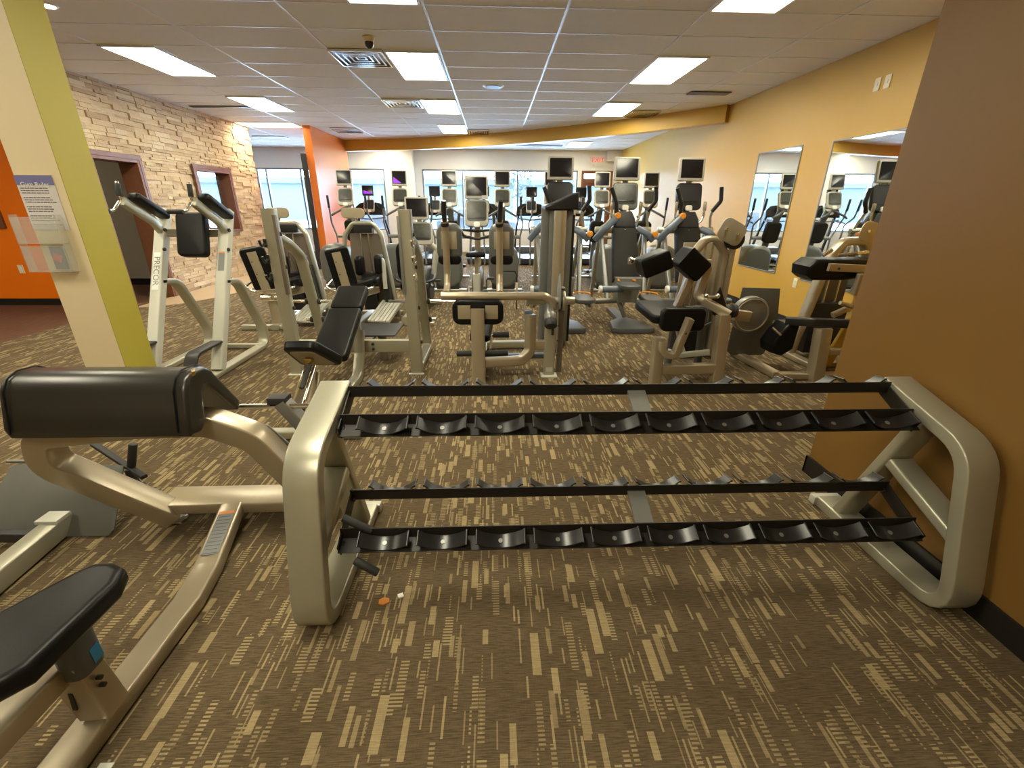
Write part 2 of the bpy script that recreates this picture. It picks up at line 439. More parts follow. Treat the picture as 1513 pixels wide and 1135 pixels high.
# curved soffit beam
cur = [(-4.0, 13.68), (-2.2, 13.15), (-.48, 12.35), (1.0, 11.35), (2.32, 10.2), (3.2, 9.3), (3.95, 8.4)]
def smooth_curve(c, n=6):
    out = []
    for i in range(len(c) - 1):
        p0 = V((*c[max(i-1, 0)], 0)); p1 = V((*c[i], 0)); p2 = V((*c[i+1], 0)); p3 = V((*c[min(i+2, len(c)-1)], 0))
        for k in range(n):
            q = k / n; out.append(.5 * ((2*p1) + (p2-p0)*q + (2*p0-5*p1+4*p2-p3)*q*q + (3*p1-p0-3*p2+p3)*q**3))
    out.append(V((*c[-1], 0))); return out
cc = smooth_curve(cur)
m = MB(); m.sweep([(p.x, p.y + .1, CE - .13) for p in cc], rrect(.2, .26, .002, 1), None)
struct('wall_soffit', m, 'gold_paint')
# far wall with windows and a door
holes = [(-9.3, -7.75, .68, 2.48), (-7.35, -4.75, .68, 2.48), (-4.52, -3.42, .68, 2.48), (-2.25, 2.66, .68, 2.48), (2.78, 3.78, 0, 2.48)]
m = MB(); wall_y(m, FW, FW + .2, -12, RW + .15, 0, CE, holes); m.bb(-3.22, -2.48, FW - .3, FW, 0, CE); m.bb(3.55, 3.95, FW - .25, FW, 2.75, CE)
struct('wall_far', m, 'white_wall')
def window(name, x0, x1, z0, z1, mull):
    m = MB(); w = .05
    m.bb(x0, x1, FW + .02, FW + .1, z1 - w, z1); m.bb(x0, x1, FW + .02, FW + .1, z0, z0 + w)
    for q in [x0 + w / 2, x1 - w / 2] + mull: m.bb(q - w / 2, q + w / 2, FW + .02, FW + .1, z0 + w, z1 - w)
    o = struct(name, m, 'alu')
    g = MB(); g.bb(x0 + w, x1 - w, FW + .055, FW + .061, z0 + w, z1 - w); link('pane', g, 'glass', o)
window('window_2', *holes[0][:2], .68, 2.48, []); window('window_3', *holes[1][:2], .68, 2.48, [-7.05, -6.0])
window('window_4', *holes[2][:2], .68, 2.48, []); window('window_5', *holes[3][:2], .68, 2.48, [-.99, .75, 1.75])
m = MB(); m.bb(2.78, 2.86, FW, FW + .12, 0, 2.48); m.bb(3.70, 3.78, FW, FW + .12, 0, 2.48); m.bb(2.86, 3.7, FW, FW + .12, 2.40, 2.48); m.bb(2.86, 3.7, FW, FW + .12, 2.13, 2.26)
m.bb(2.86, 2.95, FW + .03, FW + .09, .05, 2.13); m.bb(3.61, 3.7, FW + .03, FW + .09, .05, 2.13); m.bb(2.95, 3.61, FW + .03, FW + .09, .05, .25); m.bb(2.95, 3.61, FW + .03, FW + .09, 2.04, 2.13)
d1 = struct('door_2', m, 'redwood'); g = MB(); g.bb(2.95, 3.61, FW + .055, FW + .063, .25, 2.04); g.bb(2.86, 3.7, FW + .055, FW + .063, 2.26, 2.4); link('pane', g, 'glass', d1)
m = MB(); m.pipe([(3.0, FW + .02, 1.0), (3.0, FW - .05, 1.0), (3.56, FW - .05, 1.0), (3.56, FW + .02, 1.0)], .015); link('push_bar', m, 'alu', d1)
# ------------------------------------------------------------ ceiling fixtures
def light_at(x0, y0, lx, ly, label, first=[None]):
    key = lx > ly
    t = thing('ceiling_light', label, 'ceiling light', (x0 + lx/2, y0 + ly/2, CE - .02), 'fluorescent troffers in the ceiling grid')
    cx, cy = x0 + lx/2, y0 + ly/2; a, b = lx/2, ly/2; m = MB()
    for s in (-1, 1):
        m.bb(cx + s*(a - .0125) - .0125, cx + s*(a - .0125) + .0125, cy - b, cy + b, CE - .02, CE)
        m.bb(cx - a + .025, cx + a - .025, cy + s*(b - .0125) - .0125, cy + s*(b - .0125) + .0125, CE - .02, CE)
    link('frame', m, 'tgrid', t)
    m = MB(); m.bb(cx - a + .025, cx + a - .025, cy - b + .025, cy + b - .025, CE - .012, CE - .002); link('diffuser', m, 'lamp', t)
LI = [(-4.23, 5.93, .6, 1.21, 'lit ceiling panel above the stone wall side, nearest of the left row'),
      (-4.23, 8.38, .6, 1.21, 'lit ceiling panel, second along the left row by the stone wall'),
      (-5.42, 10.86, 1.21, .6, 'lit ceiling panel turned sideways at the end of the stone wall'),
      (-1.20, 5.93, .6, 1.21, 'lit ceiling panel beside the large square air vent'),
      (-1.20, 8.38, .6, 1.21, 'lit ceiling panel beside the second square vent'),
      (-1.20, 10.86, .6, 1.21, 'small-looking lit ceiling panel just before the curved beam, middle row'),
      (1.84, 3.46, .6, 1.21, 'lit ceiling panel cut by the top edge of the photo'),
      (1.84, 5.93, .6, 1.21, 'lit ceiling panel in the right row, over the right hand machines'),
      (1.84, 8.38, .6, 1.21, 'lit ceiling panel in the right row nearest the amber beam'),
      (2.05, 13.35, .6, 1.21, 'lit ceiling panel beyond the curved beam near the exit sign'),
      (-4.23, 3.46, .6, 1.21, 'lit ceiling panel above the lime and cream pillar'), (-1.20, 3.46, .6, 1.21, 'lit ceiling panel above the incline bench'),
      (-4.23, 1.0, .6, 1.21, 'lit ceiling panel overhead to the left of the viewer'), (-1.20, 1.0, .6, 1.21, 'lit ceiling panel overhead above the dumbbell rack'),
      (-1.20, -1.45, .6, 1.21, 'lit ceiling panel behind the viewer'), (-7.9, 3.46, .6, 1.21, 'lit ceiling panel far left in front of the orange wall'),
      (-7.9, 1.0, .6, 1.21, 'lit ceiling panel far left behind the viewer'),
      (-1.20, 13.35, .6, 1.21, 'added ceiling panel, unseen behind the curved beam over the treadmills'), (-3.64, 13.9, .6, 1.21, 'added ceiling panel, unseen behind the curved beam beside the orange divider'),  # both panels added out of view to brighten the far wall
      (-9.6, 7.8, .6, .6, 'square lit ceiling panel in the room behind the stone wall doorway'), (-9.0, 12.0, .6, 1.21, 'added lit ceiling panel in the office behind the stone wall')]  # office panel is an added lamp, lightening the space past the stone wall
for a in LI: light_at(*a)
def vent(x0, y0, x1, y1, label):
    cx, cy = (x0+x1)/2, (y0+y1)/2; a, b = (x1-x0)/2, (y1-y0)/2
    t = thing('ceiling_vent', label, 'air vent', (cx, cy, CE - .02), 'square air diffusers in the ceiling')
    m = MB(); m.bb(x0, x1, y0, y1, CE - .006, CE - .001); link('backing', m, 'dark', t)
    m = MB()
    for k in range(5):
        s_ = 1 - k * .2; A, B = a * s_, b * s_; w = .018; z0_, z1_ = CE - .03 + .003 * k, CE - .006
        m.bb(cx - A, cx + A, cy - B, cy - B + w, z0_, z1_); m.bb(cx - A, cx + A, cy + B - w, cy + B, z0_, z1_)
        m.bb(cx - A, cx - A + w, cy - B + w, cy + B - w, z0_, z1_); m.bb(cx + A - w, cx + A, cy - B + w, cy + B - w, z0_, z1_)
    link('louvre', m, 'chrome', t)
vent(-1.80, 5.90, -1.21, 6.50, 'large square air vent beside the nearest middle light panel')
vent(-1.80, 8.38, -1.21, 8.98, 'square air vent beside the second middle light panel')
vent(-3.66, 11.5, -3.08, 12.15, 'square air vent near the orange divider wall')
vent(2.46, 9.05, 2.98, 9.6, 'square air vent beside the right light panel by the amber beam')
vent(-.62, 11.5, -.1, 12.1, 'square air vent just before the middle of the curved beam')
def slot(x0, y0, x1, y1, label):
    m = MB(); m.bb(x0, x1, y0, y1, CE - .016, CE - .008); single('ceiling_slot_vent', m, 'dark', label, 'air vent', 'dark slot vents in the ceiling', ((x0+x1)/2, (y0+y1)/2, CE - .012))
slot(2.9, 7.55, 3.5, 7.75, 'dark slot in the ceiling near the right wall'); slot(-5.3, 9.2, -4.3, 9.34, 'dark slot in the ceiling along the stone wall')
slot(.64, 14.1, 1.95, 14.4, 'long dark slot in the ceiling beyond the curved beam'); slot(-6.1, 13.0, -5.3, 13.3, 'dark slot in the ceiling over the far left window')
t = thing('ceiling_camera', 'small dark dome camera hanging beside the large square vent', 'camera', (-1.25, 5.52, CE))
m = MB(); m.cyl((-1.25, 5.52, CE - .05), (-1.25, 5.52, CE), .045, .06, bev=.01); link('housing', m, 'cream', t)
m = MB(); m.ball((-1.25, 5.52, CE - .06), .045); link('dome', m, 'gloss_black', t)
t = thing('ceiling_speaker', 'round grey speaker grille set in the ceiling tiles', 'speaker', (0, 7.47, CE))
m = MB(); m.cyl((0, 7.47, CE - .012), (0, 7.47, CE - .001), .135, .15, 32); link('rim', m, 'tgrid', t)
m = MB(); m.cyl((0, 7.47, CE - .018), (0, 7.47, CE - .012), .11, .11, 32); link('grille', m, 'midgrey', t)
t = thing('recessed_downlight', 'tiny bright round downlight beside the top of the pillar', 'ceiling light', (-3.8, 4.9, CE))
m = MB(); m.cyl((-3.8, 4.9, CE - .01), (-3.8, 4.9, CE - .001), .06, .07); link('rim', m, 'tgrid', t)
m = MB(); m.cyl((-3.8, 4.9, CE - .014), (-3.8, 4.9, CE - .01), .045); link('lens', m, 'lamp', t)
# ------------------------------------------------------------ wall things
def mirror(y0_, y1_, z0_, z1_, label):
    t = thing('wall_mirror', label, 'mirror', (RW, (y0_+y1_)/2, z0_))
    m = MB(); m.bb(RW - .006, RW - .001, y0_, y1_, z0_, z1_); link('mirror_glass', m, 'mirror', t)
    m = MB(); w = .012
    for a, b in ((y0_ - w, y0_), (y1_, y1_ + w)): m.bb(RW - .012, RW - .001, a, b, z0_ - w, z1_ + w)
    for a, b in ((z0_ - w, z0_), (z1_, z1_ + w)): m.bb(RW - .012, RW - .001, y0_, y1_, a, b)
    link('frame', m, 'steel', t)
mirror(6.28, 7.28, .62, 2.21, 'tall wall mirror farther from the viewer on the amber wall')
mirror(4.70, 5.70, .62, 2.19, 'tall wall mirror nearer the viewer, partly behind the corner')
def wall_plate(name, y, z, h, label, cat, knob):
    t = thing(name, label, cat, (RW, y, z))
    m = MB(); m.box((RW - .004, y, z), (.008, .075, h), None, .002); link('cover_plate', m, 'outlet', t)
    m = MB()
    for dz in knob: m.box((RW - .01, y, z + dz), (.006, .022, .03), None, .002)
    link('toggle' if len(knob) == 1 else 'socket', m, 'white', t)
wall_plate('light_switch', 5.26, 2.66, .12, 'farther of two ivory switch plates high on the amber wall', 'light switch', (0,))
wall_plate('light_switch', 5.13, 2.66, .12, 'nearer of two ivory switch plates high on the amber wall', 'light switch', (0,))
wall_plate('wall_outlet', 5.79, .56, .12, 'ivory outlet under the gap between the two wall mirrors', 'outlet', (-.025, .025))
t = thing('wall_outlet', 'ivory outlet low on the orange wall', 'outlet', (-7.1, 7.12, .54))
m = MB(); m.bb(-7.137, -7.063, 7.112, 7.12, .48, .60); link('cover_plate', m, 'outlet', t)
m = MB()
m.box((-7.1, 7.108, .54), (.03, .008, .08)); link('socket', m, 'white', t)
t = thing('picture_frame', 'dark framed picture on the orange wall, cut by the left edge', 'picture', (-7.35, 7.1, 1.13))
m = MB()
for a in ((-7.62, -7.07, 1.12, 1.17), (-7.62, -7.07, 1.36, 1.41), (-7.12, -7.07, 1.17, 1.36), (-7.62, -7.57, 1.17, 1.36)): m.bb(a[0], a[1], 7.09, 7.12, a[2], a[3])
link('frame', m, 'redwood', t); m = MB(); m.bb(-7.57, -7.12, 7.105, 7.115, 1.17, 1.36); link('print', m, 'sticker_dark', t)
# exit sign
t = thing('exit_sign', 'white exit sign with red letters above the far door', 'exit sign', (3.26, FW, 2.78))
m = MB(); m.bb(3.05, 3.47, FW - .05, FW, 2.66, 2.90, .006); m.bb(3.15, 3.37, FW - .05, FW, 2.60, 2.66); link('housing', m, 'white', t)
m = MB(); m.merge(text_mb('EXIT', .19, .002), place((3.26, FW - .054, 2.78), X, Z, 0)); link('lettering', m, 'red_sign', t)
for s in (-1, 1):
    m = MB(); m.cyl((3.26 + s*.30, FW - .09, 2.76), (3.26 + s*.30, FW - .02, 2.76), .055, .045, bev=.008); m.bb(3.26 + min(0, s*.30), 3.26 + max(0, s*.30), FW - .03, FW - .01, 2.745, 2.765)
    link('lamp_head', m, 'white', t)
# pillar notice and brochure holder (cream face looks toward the viewer, -Y)
t = thing('notice_poster', 'paper rules notice with a violet header on the cream pillar', 'notice', (-3.06, 3.4, 1.5))
PY = 3.395
m = MB(); m.bb(-3.2, -2.955, PY, 3.399, 1.31, 1.655); link('sheet', m, 'paper', t)
m = MB(); m.bb(-3.2, -2.955, PY - .002, PY, 1.595, 1.655); link('header_band', m, 'header_blue', t)
m = MB(); m.merge(text_mb('Gym Rules', .042, .0004), place((-3.08, PY - .003, 1.597), X, Z, 0)); link('lettering', m, 'white', t)
m = MB(); rr = random.Random(5)
for k in range(17):
    z_ = 1.575 - k * .0145
    if k % 4 == 3: continue
    x_ = -3.185
    while x_ < -2.99 - rr.random() * .05:
        w = rr.uniform(.008, .03); m.bb(x_, x_ + w, PY - .0012, PY - .0002, z_ - .0025, z_ + .0025); x_ += w + .005
link('printed_lines', m, 'ink', t)
t = thing('wall_mounted_brochure_holder', 'clear acrylic brochure rack with a red card on the cream pillar', 'brochure holder', (-3.12, 3.4, 1.02))
m = MB()
for z0_, z1_ in ((1.22, 1.41), (1.03, 1.22)):
    m.bb(-3.28, -2.985, 3.335, 3.339, z0_, z1_ - .015); m.bb(-3.28, -3.276, 3.339, 3.396, z0_, z1_); m.bb(-2.989, -2.985, 3.339, 3.396, z0_, z1_); m.bb(-3.276, -2.989, 3.339, 3.396, z0_, z0_ + .004)
link('pockets', m, 'acrylic', t)
m = MB(); m.bb(-3.125, -3.045, 3.375, 3.392, 1.045, 1.20); link('card', m, 'sticker_dark', t)
m = MB(); m.box((-3.085, 3.372, 1.125), (.055, .004, .05), ry(25)); link('red_print', m, 'redspot', t)

for o in list(SC.objects):
    if o.name in ('notice_poster', 'wall_mounted_brochure_holder'):
        k = 3.2 / 3.4; o.location = V((o.location.x * k, o.location.y * k, 1.5 + (o.location.z - 1.5) * k))
        for ch in o.children: ch.data.transform(M.Scale(k, 4))
# ------------------------------------------------------------ dumbbell rack
t = thing('dumbbell_rack', 'long empty two-tier dumbbell rack with black rails and silver end frames', 'dumbbell rack', (.55, 1.55, 0))
def end_frame(xc):
    e = MB(); P = lambda a: [(xc, y_, z_) for y_, z_ in a]
    e.tube(P([(1.785, .775), (1.365, .662), (1.20, .028), (1.93, .028)]), .125, .055, X, [.17, .11], .007)
    e.tube(P([(1.575, .70), (1.81, .055)]), .11, .05, X)
    e.tube(P([(1.635, .45), (1.275, .315)]), .11, .05, X)
    o = link('end_frame', e, 'silver', t)
    f = MB(); f.bb(xc - .075, xc + .075, 1.925, 1.965, .004, .05, .004); f.bb(xc - .05, xc + .05, 1.30, 1.36, .0, .006); link('foot_glide', f, 'white_paint', o)
    return o
end_frame(-.677); end_frame(1.783)
XA, XB = -.612, 1.718
def rail(y_, z_, front, dz=0):
    e = MB(); s = -1 if front else 1
    v = V((0, s * .92, -.39 if front else -.30)).normalized()
    o = V((.553, y_, z_))
    e.box((.553, y_, z_ - .022), (XB - XA, .005, .046))
    c = o + V((0, 0, -.045)) + v * .03
    e.box(c, (XB - XA, .062, .005), M((X, v, X.cross(v))).transposed().to_3x3())
    link('rail', e, 'rail', t)
    return c + V((0, 0, .006 if front else .026)), v if front else V((0, 1, -.12)).normalized()
TIERS = [rail(1.60, .728, True), rail(1.735, .792, False), rail(1.425, .318, True), rail(1.585, .385, False)]
for (c, v) in TIERS:
    n = X.cross(v); n = n if n.z > 0 else -n
    for k in range(10):
        xc = -.437 + k * .2262; e = MB(); rings = []
        N = 12
        poly = []
        for q in range(N + 1):
            a = -1 + 2 * q / N; poly.append((a * .090, .037 * a * a + .002))
        for q in range(N, -1, -1):
            a = -1 + 2 * q / N; poly.append((a * .093, .037 * a * a - .004))
        e.prism(poly, (xc, c.y, c.z), X, n, .058, .0015, 1)
        for s_ in (-1, 1): e.tube([V((xc + s_ * .094, c.y, c.z)) + n * .038 - v * .031, V((xc + s_ * .094, c.y, c.z)) + n * .038 + v * .031], .008, .008, None, 0, .003)
        for s_ in (-.05, .05): e.cyl(V((xc + s_, c.y, c.z)) + n * .006, V((xc + s_, c.y, c.z)) + n * -.004, .008, seg=8)
        sd = link('saddle', e, 'gloss_black', t)
        b = MB(); b.cyl(V((xc, c.y, c.z)) + n * .0015, V((xc, c.y, c.z)) + n * .0045, .009, seg=12); link('bolt', b, 'steel', sd)
for y0_, z0_, y1_, z1_ in ((1.60, .70, 1.735, .76), (1.425, .29, 1.585, .355)):
    e = MB(); e.box((.60, (y0_+y1_)/2, (z0_+z1_)/2), (.075, math.hypot(y1_-y0_, z1_-z0_), .012), rx(math.degrees(math.atan2(z1_-z0_, y1_-y0_)))); link('cross_bracket', e, 'steel', t)
for xs in (XA, XB):
    for y0_, z0_, y1_, z1_ in ((1.56, .665, 1.775, .76), (1.375, .25, 1.61, .355)):
        e = MB(); s = 1 if xs < 0 else -1
        e.box((xs + s * .004, (y0_+y1_)/2, (z0_+z1_)/2), (.006, math.hypot(y1_-y0_, z1_-z0_), .06), rx(math.degrees(math.atan2(z1_-z0_, y1_-y0_))), .001)
        br = link('end_bracket', e, 'rail', t)
        for q in (.12, .88):
            b = MB(); p = V((xs + s * .007, y0_ + (y1_-y0_)*q, z0_ + (z1_-z0_)*q)); b.cyl(p, p + V((s * .012, 0, 0)), .011, seg=6, bev=.002); link('bolt', b, 'gloss_black', br)
for a, b_ in (((-.60, 1.44, .36), (-.49, 1.43, .30)), ((-.54, 1.34, .24), (-.455, 1.33, .185))):
    e = MB(); e.cyl(a, b_, .016, bev=.004); link('storage_peg', e, 'rubber', t)
# ------------------------------------------------------------ preacher bench (left foreground)
t = thing('preacher_curl_bench', 'champagne framed preacher curl bench with big worn black arm pad', 'weight bench', (-1.4, 1.5, 0))
prof = [(1.60, .640), (1.66, .630), (1.70, .655), (1.725, .775), (1.745, .792), (1.77, .785), (1.90, .63), (1.93, .60), (1.95, .615), (1.955, .64), (1.81, .845), (1.77, .872), (1.70, .878), (1.655, .86), (1.63, .82), (1.59, .68)]
e = MB(); e.prism([(y_, z_) for y_, z_ in prof], (-1.545, 0, 0), Y, Z, .70, .018, 3)
pd = link('arm_pad', e, 'vinyl_worn', t)
e = MB()
for xs in (-1.862, -1.236):
    e = MB(); e.pipe([(xs, 1.583, .665), (xs, 1.622, .825), (xs, 1.655, .868), (xs, 1.70, .884), (xs, 1.775, .878), (xs, 1.818, .85)], .0035, .02, 6); link('seam', e, 'vinyl', pd)
e = MB(); e.box((-1.195, 1.70, .876), (.012, .03, .006), rz(30)); e.box((-1.192, 1.69, .868), (.006, .02, .012)); link('tear', e, 'brass', pd)
e = MB(); yy = 1.80
e.tube([(-1.60, 1.885, .045), (-1.92, 1.72, .46), (-1.88, 1.71, .60), (-1.50, 1.73, .635), (-1.24, 1.78, .615), (-1.08, 1.81, .52), (-.84, 1.86, .08)], .105, .10, Y, [.12, .08, .2, .16, .16], .008)
fr = link('main_frame', e, 'champagne', t)
e = MB(); e.bb(-1.69, -1.58, 1.87, 1.93, 0, .012, .003); link('foot_glide', e, 'white_paint', fr)
e = MB(); e.tube([(-1.66, 1.93, .10), (-.82, 1.935, .10)], .165, .055, Y, 0, .008); link('cross_tube', e, 'champagne', t)
e = MB(); e.tube([(-1.30, 1.86, .10), (-1.235, 1.52, .045), (-1.215, 1.35, .034), (-1.215, .52, .034)], .10, .062, X, [.1, .1], .01)
lg = link('floor_leg', e, 'champagne', t)
e = MB(); dv = V((-1.235, 1.52, .045)) - V((-1.30, 1.86, .10)); dv.normalize()
sdv = dv.cross(Z).normalized(); nv = sdv.cross(dv)
cpt = V((-1.30, 1.86, .10)) + dv * .19 + nv * .0335
Rm = M((sdv, dv, sdv.cross(dv))).transposed().to_3x3()
e.box(cpt, (.068, .235, .002), Rm); st = link('warning_label', e, 'sticker_grey', lg); st['label'] = 'grey warning sticker with an orange top band'
e = MB(); e.box(cpt - dv * .128, (.05, .018, .0022), Rm); e.bm.free()
e = MB(); e.box(cpt - dv * .1275, (.068, .018, .002), Rm); link('label_header', e, 'sticker_orange', lg)
e = MB()
for k in range(11): e.box(cpt + dv * (-.10 + .021 * k) + nv * .0013, (.060 if k % 3 else .045, .0025, .001), Rm)
link('label_text', e, 'ink', lg)
e = MB(); e.bb(-1.14, -1.10, .78, .82, 0, .006); e.cyl((-1.12, .80, .006), (-1.12, .80, .012), .008); link('floor_tab', e, 'white_paint', lg)
e = MB(); e.prism([(-1.38, .67), (-1.13, .70), (-1.085, .75), (-1.075, 1.00), (-1.10, 1.06), (-1.14, 1.08), (-1.20, 1.08), (-1.235, 1.04), (-1.40, .76)], (0, 0, .470), X, Y, .065, .025, 4)
link('seat', e, 'vinyl', t)
e = MB(); e.tube([(-1.19, .93, .08), (-1.21, .92, .30)], .095, .075, X, 0, .006); post = link('seat_post', e, 'champagne', t)
e = MB(); e.tube([(-1.185, .925, .26), (-1.185, .93, .43)], .07, .09, X, 0, .025); ad = link('seat_adjuster', e, 'midgrey', post)
e = MB(); e.box((-1.15, .94, .30), (.004, .03, .05), None, .001); link('blue_label', e, 'sticker_blue', ad)
e = MB(); e.box((-1.215, .887, .17), (.012, .004, .07), ry(8)); e.cyl((-1.15, .915, .20), (-1.138, .915, .20), .007); e.cyl((-1.15, .915, .23), (-1.138, .915, .23), .007); link('pin_slots', e, 'rubber', post)
e = MB(); e.tube([(-1.24, .90, .27), (-1.26, .45, .27)], .085, .07, X, 0, .01); e.tube([(-1.26, .50, .24), (-1.26, .47, .0)], .085, .07, X, 0, .01); link('seat_arm', e, 'champagne', t)
e = MB(); e.cyl((-1.22, 1.965, .60), (-.74, 1.965, .60), .012); link('bar_rest', e, 'chrome', t)
e = MB(); e.tube([(-1.02, 1.98, .62), (-.84, 1.99, .33), (-.80, 1.94, .10)], .075, .06, Y, .1, .008); up = link('rest_arm', e, 'steel', t)
e = MB(); e.box((-1.03, 1.98, .63), (.085, .07, .035), None, .006); link('end_cap', e, 'rubber', up)
e = MB(); e.prism([(-1.10, .545), (-1.06, .53), (-.93, .37), (-.90, .27), (-.98, .30), (-1.09, .42), (-1.085, .47), (-1.11, .49)], (0, 1.90, 0), X, Z, .008, .002); link('hook_plate', e, 'steel', t)
# ------------------------------------------------------------ machine with grey foot plate, far left
t = thing('calf_machine', 'silver floor frame with a big tilted grey foot plate, at the left edge', 'exercise machine', (-2.2, 1.6, 0))
e = MB(); v = V((-.02, .26, .27)).normalized()
e.prism([(-.36, 0), (.24, 0), (.26, .03), (.23, .34), (-.28, .36), (-.32, .34), (-.40, .03)], (-2.10, 1.78, .01), X, v, .008, .002); pl = link('foot_plate', e, 'plategrey', t)
e = MB(); o_ = V((-2.10, 1.78, .01)) + v * .36; e.cyl(o_ + V((-.34, 0, .01)), o_ + V((.0, 0, .01)), .008); link('plate_lip', e, 'steel', pl)
e = MB(); e.tube([(-2.10, 1.84, .055), (-2.05, 1.30, .055), (-2.0, .9, .055)], .085, .09, X, .05, .008); fr = link('floor_tube', e, 'silver', t)
e = MB(); e.box((-2.10, 1.80, .105), (.10, .08, .02), None, .004); link('end_cap', e, 'white_paint', fr)
e = MB(); e.tube([(-2.75, 1.74, .07), (-2.14, 1.74, .05)], .04, .05, Y, 0, .006); link('side_tube', e, 'dark', t)
e = MB(); e.tube([(-2.14, 2.16, .30), (-1.76, 1.96, .22)], .03, .02, None, 0, .004); ar = link('handle_bracket', e, 'rubber', t)
e = MB(); e.tube([(-1.84, 2.0, .10), (-1.86, 2.0, .24)], .03, .03, None, 0, .004); e.cyl((-1.85, 2.01, .25), (-1.82, 2.03, .37), .019, bev=.004); link('grip', e, 'rubber', ar)
e = MB(); e.tube([(-1.90, 2.0, .0), (-1.84, 2.02, .14)], .04, .03, None, 0, .004); link('bracket_foot', e, 'dark', ar)
e = MB(); e.pipe([(-2.02, 1.20, .05), (-1.96, 1.20, .16), (-1.98, 1.05, .22), (-2.05, .85, .22)], .03, .06); link('curved_bar', e, 'white_paint', t)

# ------------------------------------------------------------ captain's chair (vertical knee raise tower)
t = thing('knee_raise_station', 'silver knee raise tower with black back pad and dip handles', 'exercise machine', (-2.85, 4.3, 0))
for xc, xo in ((-3.16, 1), (-2.57, 1)):
    e = MB(); e.tube([(xc, 3.985, .05), (xc, 4.70, 1.42)], .10, .085, X, 0, .012); up = link('upright', e, 'white_paint', t)
    e = MB(); e.tube([(xc, 4.36, .80), (xc, 4.60, .77), (xc, 4.90, .22), (xc, 4.88, .028), (xc, 3.72, .028)], .10, .05, X, [.16, .2, .12], .012); link('rear_leg', e, 'silver', t)
    e = MB(); e.tube([(xc, 4.06, .30), (xc, 3.70, .30), (xc, 3.56, .10), (xc, 3.60, .02), (xc, 3.80, .02)], .11, .022, X, [.12, .08, .05], .006); link('foot_step', e, 'dark', t)
    e = MB(); e.tube([(xc + .01, 4.62, 1.19), (xc + .01, 4.50, 1.33), (xc + .01, 4.20, 1.50)], .05, .075, X, .1, .01); ar = link('arm', e, 'silver', t)
    e = MB(); d = V((0, .33, -.17)).normalized(); e.pad((xc + .04, 4.47, 1.455), d, X, .40, .11, .06, .035, .02); link('elbow_pad', e, 'vinyl', ar)
    e = MB(); e.pipe([(xc, 4.21, 1.50), (xc, 4.20, 1.54), (xc, 4.22, 1.65)], .013, .02); e.pipe([(xc, 4.18, 1.49), (xc, 4.10, 1.43), (xc - .02, 4.05, 1.42)], .013, .02); link('handle', e, 'chrome', ar)
    e = MB(); e.cyl((xc, 4.203, 1.535), (xc, 4.218, 1.635), .020, bev=.003); e.cyl((xc - .13, 4.06, 1.42), (xc + .0, 4.05, 1.42), .019, bev=.003); link('grip', e, 'rubber', ar)
    e = MB(); e.cyl((xc + .05, 4.56, 1.25), (xc + .065, 4.56, 1.25), .016); e.cyl((xc + .05, 4.48, 1.08), (xc + .065, 4.48, 1.08), .016); link('knob', e, 'rubber', up)
    dvu = V((0, .715, 1.37)).normalized(); nu = X.cross(dvu)    # front normal
    if nu.y > 0: nu = -nu
    if xc < -3:
        c_ = V((xc, 3.985, .05)) + dvu * .93 + nu * .0435
        e = MB(); e.box(c_, (.06, .36, .002), M((X, dvu, X.cross(dvu))).transposed().to_3x3()); lb = link('name_strip', e, 'white', up)
        bm = text_mb('PRECOR', .075, .0004); e = MB(); e.merge(bm, place(c_ + nu * .002, -dvu, X, 0) if (-dvu).cross(X).dot(nu) > 0 else place(c_ + nu * .002, dvu, -X, 0)); link('lettering', e, 'steel', lb)
    else:
        c_ = V((xc, 3.985, .05)) + dvu * 1.02 + nu * .0435
        e = MB(); e.box(c_, (.055, .17, .002), M((X, dvu, X.cross(dvu))).transposed().to_3x3()); link('warning_label', e, 'sticker_grey', up)
        e = MB(); e.box(c_ + dvu * .093, (.055, .015, .002), M((X, dvu, X.cross(dvu))).transposed().to_3x3()); link('label_header', e, 'sticker_orange', up)
e = MB(); e.tube([(-3.12, 4.60, 1.22), (-2.60, 4.60, 1.22)], .05, .07, Y, 0, .008); link('crossbar', e, 'silver', t)
e = MB(); e.tube([(-3.14, 4.80, .035), (-2.59, 4.80, .035)], .05, .05, Y, 0, .008); link('floor_crossbar', e, 'silver', t)
e = MB(); d = V((0, .30, .95)).normalized(); e.pad((-2.80, 4.47, 1.21), X, d, .26, .40, .085, .045, .02); link('back_pad', e, 'vinyl', t)
